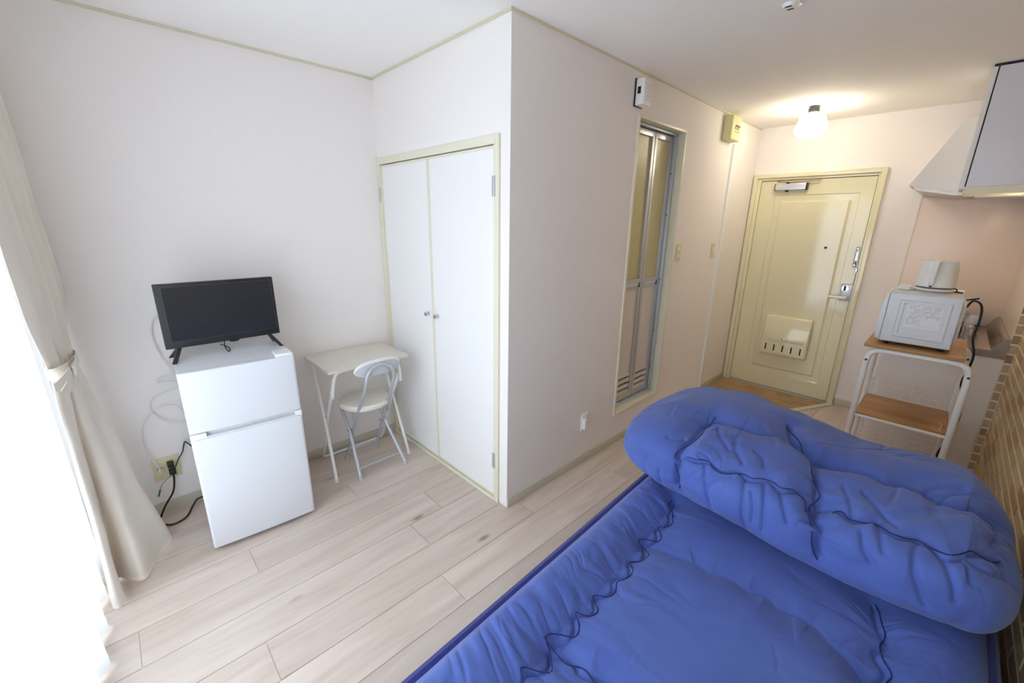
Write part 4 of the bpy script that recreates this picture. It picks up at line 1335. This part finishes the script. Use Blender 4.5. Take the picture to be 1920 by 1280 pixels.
fade = np.clip(np.minimum.reduce([dl.ravel(), dr.ravel(), dn.ravel(), df.ravel()]) / 0.05, 0, 1)
V2 = V + np.stack([np.zeros(len(V)), np.zeros(len(V)), dz * fade], 1)
# lower shell so that the futon is a closed body
bot = V.copy()
bot[:, 2] = ZB
rim = []
idx = lambda i, j_: i * NYF + j_
loop = [idx(i, 0) for i in range(NXF)] + [idx(NXF - 1, j_) for j_ in range(1, NYF)] + [idx(i, NYF - 1) for i in range(NXF - 2, -1, -1)] + [idx(0, j_) for j_ in range(NYF - 2, 0, -1)]
nV = len(V2)
low = [(V2[i][0], V2[i][1], ZB) for i in loop]
VV = np.vstack([V2, np.array(low)])
ex = [(loop[k], nV + k, nV + (k + 1) % len(loop), loop[(k + 1) % len(loop)]) for k in range(len(loop))]
ex.append(tuple(nV + k for k in range(len(loop))))
fu = thing('futon', 'blue quilted futon spread over the bed with scalloped stitching', 'futon', (2.48, -0.42, ZB))
mesh_np('cover', VV, Q, BLUE, fu, ex)
stitch(fu, surface(V2, Q), [S_[1][0], S_[3][0], S_[4][0]])
pp = [(left_edge(y) - 0.010, y, ZB + 0.026) for y in np.linspace(-1.48, 0.64, 60)]
pp += [(x, 0.664, ZB + 0.026) for x in np.linspace(1.98, 2.97, 20)] + [(3.0, y, ZB + 0.026) for y in np.linspace(0.63, -1.47, 50)] + [(x, -1.503, ZB + 0.026) for x in np.linspace(2.97, 2.06, 20)]
MB().tube(pp, 0.019, 8, closed=True).build('piping', NAVY, fu, smooth=True)

# comforter, folded into a thick roll across the bed
NU_, NT_ = 420, 380
uu = np.linspace(-1, 1, NU_)
tt = np.linspace(0, 2 * PI, NT_, endpoint=False)


def lerp_tab(x, tab):
    xs = [t_[0] for t_ in tab]
    return np.interp(x, xs, [t_[1] for t_ in tab])


Ug, Tg = np.meshgrid(uu, tt, indexing='ij')
xc = 2.425 + 0.60 * Ug
endr = np.clip(1 - np.abs(Ug) ** np.where(Ug > 0, 10.0, 5.0), 0, 1) ** (1 / 2.2)
hh = lerp_tab(xc, [(1.82, 0.140), (2.0, 0.150), (2.2, 0.155), (2.45, 0.143), (2.6, 0.128), (2.75, 0.132), (2.9, 0.138), (3.03, 0.11)])
yc_ = lerp_tab(xc, [(1.82, 0.395), (2.2, 0.380), (2.6, 0.355), (3.03, 0.340)])
dd_ = lerp_tab(xc, [(1.82, 0.395), (2.2, 0.400), (2.5, 0.390), (2.8, 0.385), (3.03, 0.37)])
cosT, sinT = np.cos(Tg), np.sin(Tg)
pw = 3.0
rad = (np.abs(cosT) ** pw + np.abs(sinT) ** pw) ** (-1 / pw)
zmid = 0.512 + hh - 0.004
Yc = yc_ + dd_ * (0.25 + 0.75 * endr) * rad * cosT
Zc = zmid + hh * endr * rad * sinT
Zc = np.maximum(Zc, 0.512)
Vc = np.stack([xc.ravel(), Yc.ravel(), Zc.ravel()], 1)
Qc = quads_grid(NU_, NT_, True)
ringA = crop([(830, 250), (770, 270), (700, 320), (640, 400), (555, 490), (490, 590), (495, 680), (465, 790), (470, 880), (495, 960), (520, 985)], 1160, 720, 4.5725)
backD = crop([(770, 255), (850, 255), (910, 285), (1000, 320), (1110, 360), (1200, 395), (1290, 410), (1400, 430), (1480, 450), (1560, 500), (1660, 550), (1740, 600), (1829, 625)], 1160, 720, 4.5725)
backD2 = crop([(180, 175), (250, 200), (370, 240), (470, 285), (570, 295), (680, 325), (760, 360), (880, 400), (960, 420), (1060, 490), (1105, 530)], 1500, 800, 2.9095)
frontC = crop([(550, 620), (600, 640), (670, 662), (740, 650), (800, 680), (860, 725), (920, 738), (980, 725), (1040, 735), (1090, 790), (1150, 815), (1215, 810), (1280, 805), (1330, 840), (1370, 885), (1440, 905), (1510, 900), (1560, 900), (1620, 930), (1670, 980), (1700, 1060)], 1160, 720, 4.5725)
frontC2 = crop([(130, 405), (190, 410), (240, 450), (300, 490), (360, 490), (420, 495), (480, 550), (540, 585), (600, 590), (660, 595), (720, 630), (780, 690), (860, 705), (960, 682), (1060, 700), (1140, 750)], 1500, 800, 2.9095)
ringB = crop([(1480, 335), (1500, 420), (1600, 520), (1700, 620)], 1160, 720, 4.5725) + crop([(100, 240), (120, 290), (105, 330), (125, 400), (95, 450), (110, 530), (105, 590), (80, 640), (85, 740)], 1500, 800, 2.9095)
SC_ = []
surf = surface(Vc, Qc)
folds = [crop([(1000, 740), (1080, 800), (1160, 825)], 1500, 800, 2.9095), crop([(680, 330), (740, 312), (830, 322), (900, 330)], 1500, 800, 2.9095),
         crop([(655, 600), (625, 690), (625, 800), (660, 940), (690, 1010)], 1500, 800, 2.9095), crop([(430, 500), (445, 600), (455, 680)], 1500, 800, 2.9095),
         crop([(340, 560), (350, 680), (380, 760)], 1500, 800, 2.9095), crop([(800, 720), (850, 860), (860, 980)], 1500, 800, 2.9095), crop([(940, 720), (960, 800), (970, 860)], 1500, 800, 2.9095),
         crop([(1085, 800), (1060, 1000), (1050, 1140), (1080, 1270)], 1160, 720, 4.5725), crop([(1255, 840), (1245, 1000), (1235, 1150), (1220, 1280)], 1160, 720, 4.5725),
         crop([(1140, 930), (1150, 1080), (1130, 1200)], 1160, 720, 4.5725), crop([(740, 690), (735, 850), (780, 1060)], 1160, 720, 4.5725), crop([(1400, 920), (1420, 1080), (1440, 1200)], 1160, 720, 4.5725),
         crop([(1000, 440), (1010, 540), (1070, 660)], 1160, 720, 4.5725), crop([(860, 340), (880, 440), (960, 540)], 1160, 720, 4.5725), crop([(1250, 700), (1240, 620), (1180, 560)], 1160, 720, 4.5725),
         crop([(560, 420), (480, 450), (420, 440)], 1160, 720, 4.5725), crop([(330, 740), (330, 820), (380, 900)], 1160, 720, 4.5725), crop([(350, 340), (430, 430), (540, 520)], 1500, 800, 2.9095),
         crop([(1070, 640), (1100, 600), (1105, 540)], 1500, 800, 2.9095), crop([(240, 300), (280, 400), (290, 470)], 1500, 800, 2.9095)]
for pts, wv, dep, ws, sd, ga_, gl, cr_ in ((ringA, 0.040, 0.026, 0.009, 0.018, 0.004, 0.08, 0.008), (backD, 0.050, 0.024, 0.009, 0.009, 0.004, 0.08, 0.007),
                                          (backD2, 0.045, 0.020, 0.008, 0.011, 0.004, 0.07, 0.006), (frontC, 0.030, 0.009, 0.0055, 0.011, 0.003, 0.11, 0.006),
                                          (frontC2, 0.032, 0.010, 0.0060, 0.011, 0.003, 0.11, 0.006), (ringB, 0.040, 0.024, 0.008, 0.020, 0.005, 0.09, 0.008)):
    SC_.append((cast(surf, dense(pts, 4)), wv, dep, ws, sd, ga_, gl, cr_))
for k_f, pts in enumerate(folds):
    SC_.append((cast(surf, dense(pts, 4)), 0.030, 0.004, 0.0075, 0.0085, 0.0, 0.03, 0.0))
Nc = normals_of(Vc, Qc)
ctr = np.stack([xc.ravel(), yc_.ravel(), zmid.ravel()], 1)
Nc *= np.median(np.sign(((Vc - ctr) * Nc).sum(1)))
dc = sewn(Vc, SC_)
dc += 0.010 * vnoise(Vc * 6.0, 31) + 0.005 * vnoise(Vc * 13, 32)
wx = Vc[:, 0] + 0.03 * vnoise(Vc * 7, 36)
c1_ = vnoise(np.stack([wx * 17, Vc[:, 1] * 3 + Vc[:, 2] * 3, Vc[:, 2] * 2], 1), 33)
l1_ = np.clip(1.8 * vnoise(Vc * 8, 37) + 0.1, 0, 1)
c2_ = vnoise(np.stack([wx * 13 - Vc[:, 1] * 13, Vc[:, 1] * 5, Vc[:, 2] * 5], 1), 34)
l2_ = np.clip(1.8 * vnoise(Vc * 7 + 9.0, 38) + 0.1, 0, 1)
dc -= 0.0065 * np.exp(-(c1_ / 0.13) ** 2) * l1_ + 0.006 * np.exp(-(c2_ / 0.13) ** 2) * l2_
lo_f = np.clip((Vc[:, 2] - 0.514) / 0.03, 0, 1)
Vc2 = Vc + Nc * (dc * (0.15 + 0.85 * lo_f))[:, None]
Vc2[:, 2] = np.maximum(Vc2[:, 2], 0.510)
Vc2[:, 0] = np.minimum(Vc2[:, 0], XB - 0.012)
co = thing('comforter', 'thick blue comforter folded in a puffy roll at the end of the bed', 'comforter', (2.43, 0.37, 0.5))
mesh_np('cover', Vc2, Qc, BLUE, co, [tuple(range(NT_)), tuple((NU_ - 1) * NT_ + k for k in range(NT_ - 1, -1, -1))])
stitch(co, surface(Vc2, Qc), [SC_[0][0], SC_[3][0], SC_[4][0], SC_[5][0]], 0.0019)


# ------------------------------------------------------------------ curtains
NC, NZ = 170, 90
FOLD = (-0.02, 0.012, -0.010, 0.016, -0.008, 0.012, -0.014, 0.014, 0.004, 0.012, -0.004)
topP = [(0.008 + 0.065 * i, -1.572 - 0.0042 * i + FOLD[i], 0) for i in range(11)]
midP = [(0.010 + 0.065 * i, -1.563 - 0.0050 * i + FOLD[i], 0) for i in range(11)]
bulP = [(0.012 + 0.0645 * i, -1.552 - 0.0060 * i + 1.2 * FOLD[i], 0) for i in range(11)]
tieP = [(0.070, -1.600, 0), (0.110, -1.578, 0), (0.205, -1.564, 0), (0.270, -1.584, 0), (0.310, -1.568, 0), (0.380, -1.576, 0), (0.400, -1.596, 0), (0.450, -1.582, 0), (0.490, -1.596, 0), (0.525, -1.604, 0), (0.540, -1.612, 0)]
lowP = [(0.135, -1.600, 0), (0.165, -1.545, 0), (0.235, -1.480, 0), (0.315, -1.512, 0), (0.385, -1.538, 0), (0.400, -1.570, 0), (0.380, -1.598, 0), (0.440, -1.600, 0), (0.505, -1.596, 0), (0.535, -1.608, 0), (0.530, -1.622, 0)]
botP = [(0.160, -1.560, 0), (0.205, -1.475, 0), (0.285, -1.402, 0), (0.400, -1.462, 0), (0.520, -1.512, 0), (0.505, -1.552, 0), (0.435, -1.600, 0), (0.520, -1.602, 0), (0.605, -1.588, 0), (0.640, -1.606, 0), (0.625, -1.622, 0)]
levels = [(2.150, topP), (1.62, midP), (1.27, bulP), (0.985, tieP), (0.86, [((a[0] * 0.72 + b[0] * 0.28), (a[1] * 0.72 + b[1] * 0.28), 0) for a, b in zip(tieP, lowP)]), (0.45, lowP), (0.014, botP)]
curves = [resample(spline(p, 10), NC) for _, p in levels]
zl = [z for z, _ in levels]
zs = np.concatenate([np.linspace(2.15, 1.12, 30), np.linspace(1.10, 0.86, 22), np.linspace(0.84, 0.014, 38)])
VD = []
for z in zs:
    for k in range(len(zl) - 1):
        if zl[k] >= z >= zl[k + 1]:
            break
    t_ = (zl[k] - z) / (zl[k] - zl[k + 1])
    p0, p1, p2, p3 = curves[max(k - 1, 0)], curves[k], curves[k + 1], curves[min(k + 2, len(zl) - 1)]
    c_ = p1 + (p2 - p1) * (t_ * t_ * (3 - 2 * t_) * 0.6 + t_ * 0.4)
    for q in c_:
        VD.append((q[0], q[1], z))
VD = np.array(VD)
QD = quads_grid(len(zs), NC)
ND = normals_of(VD, QD)
VD = VD + ND * (0.0035 * vnoise(np.stack([VD[:, 0] * 14, VD[:, 1] * 14, VD[:, 2] * 7], 1), 51))[:, None]
VD[:, 2] = np.maximum(VD[:, 2], 0.006)
# two layers of cloth: give the drape its thickness
VDb = VD - ND * 0.0016
nD = len(VD)
QDb = (QD + nD)[:, ::-1]
edge = [i * NC for i in range(len(zs))]
edge2 = [i * NC + NC - 1 for i in range(len(zs))]
ex = []
for e_ in (edge, edge2):
    for a, b in zip(e_[:-1], e_[1:]):
        ex.append((a, b, b + nD, a + nD))
for base in (0, (len(zs) - 1) * NC):
    for k in range(NC - 1):
        ex.append((base + k, base + k + 1, base + k + 1 + nD, base + k + nD))
dr_ = thing('drape_curtain', 'beige drape curtain gathered by a tieback at the left', 'curtain', (0.3, -1.6, 0))
mesh_np('cloth', np.vstack([VD, VDb]), np.vstack([QD, QDb]), DRAPE, dr_, ex)
# tieback band and knot
band = []
for k in range(40):
    a = 2 * PI * k / 40
    band.append((0.328 + 0.226 * math.cos(a), -1.588 - 0.012 * math.cos(a) + 0.034 * math.sin(a), 0.985 + 0.018 * math.cos(a)))
vs, fs = [], []
for k, p in enumerate(band):
    a = 2 * PI * k / 40
    pin = 0.6 + 0.4 * abs(math.sin(a * 0.5 + 0.9))
    for dz_, o_ in ((-0.026 * pin, 0.001), (-0.010, 0.006), (0.010, 0.006), (0.026 * pin, 0.001)):
        vs.append((p[0] + o_ * math.cos(a), p[1] + o_ * math.sin(a), p[2] + dz_))
for k in range(40):
    for q in range(3):
        k2 = (k + 1) % 40
        fs.append((k * 4 + q, k2 * 4 + q, k2 * 4 + q + 1, k * 4 + q + 1))
tbk = MB().add(vs, fs).build('tieback', DRAPE, dr_, smooth=True)


def ribbon(path, w_, up):
    P = spline(path, 6)
    vs, fs = [], []
    upv = Vector(up)
    for p in P:
        vs += [p - upv * w_, p + upv * w_]
    n0 = len(vs)
    off = Vector((0.0, 0.0015, 0.0))
    vs += [Vector(v) + off for v in vs]
    for i in range(len(P) - 1):
        fs.append((2 * i, 2 * i + 1, 2 * i + 3, 2 * i + 2))
        fs.append((n0 + 2 * i + 2, n0 + 2 * i + 3, n0 + 2 * i + 1, n0 + 2 * i))
    for c_ in (0, 1):
        for i in range(len(P) - 1):
            fs.append((2 * i + c_, 2 * i + 2 + c_, n0 + 2 * i + 2 + c_, n0 + 2 * i + c_))
    return vs, fs


for pth_, w_ in (([(0.46, -1.560, 0.990), (0.54, -1.562, 1.000), (0.62, -1.580, 0.990), (0.66, -1.594, 0.985)], 0.016), ([(0.48, -1.562, 0.972), (0.56, -1.570, 0.955), (0.63, -1.586, 0.940)], 0.022), ([(0.34, -1.546, 1.005), (0.41, -1.545, 0.995), (0.48, -1.558, 0.985)], 0.026)):
    a, b = ribbon(pth_, w_, (0.1, 0, 1))
    MB().add(a, b).build('tie_end', DRAPE, tbk, smooth=True)
MB().tube([(0.462, -1.552, 0.970), (0.480, -1.550, 1.004)], 0.005, 8).build('tie_ring', PLASW, tbk, smooth=True)

# sheer curtain
NS, NZs = 620, 40
xs_ = np.linspace(0.06, 3.02, NS)
zz_ = np.linspace(2.15, 0.016, NZs)
VS = []
for z in zz_:
    k_ = (2.15 - z) / 2.13
    amp = 0.010 + 0.011 * k_
    ph = xs_ * 2 * PI / 0.17 + 0.9 * np.sin(xs_ * 5.1) + 0.5 * k_ * np.sin(xs_ * 3.0 + 1)
    y = -1.676 + amp * np.sin(ph) + 0.006 * np.sin(xs_ * 61 + 2 * k_) * k_
    y += 0.012 * k_
    for x, yy in zip(xs_, y):
        VS.append((x, yy, z))
QS = quads_grid(NZs, NS)
sh = thing('sheer_curtain', 'white sheer curtain glowing in front of the window', 'curtain', (1.25, -1.66, 0))
mesh_np('cloth', np.array(VS), QS, SHEER, sh)
hem = np.array([v for v in VS[-NS:]])
HV = np.vstack([hem + [0, 0.0012, 0.0], hem + [0, 0.0012, 0.05]])
mesh_np('hem', HV, np.array([(k, k + 1, NS + k + 1, NS + k) for k in range(NS - 1)]), SHEER, sh)
rl = thing('curtain_rail', 'white double curtain rail above the window', 'curtain rail', (1.25, -1.63, 2.15))
MB().box(0.015, -1.612, 2.150, 3.04, -1.590, 2.170).build('front_rail', PLASW, rl, bevel=0.003)
MB().box(0.015, -1.672, 2.150, 3.04, -1.650, 2.170).build('rear_rail', PLASW, rl, bevel=0.003)
for xx in (0.05, 1.4, 2.86):
    MB().box(xx, YW, 2.170, xx + 0.02, -1.588, 2.182).build('bracket', PLASW, rl)
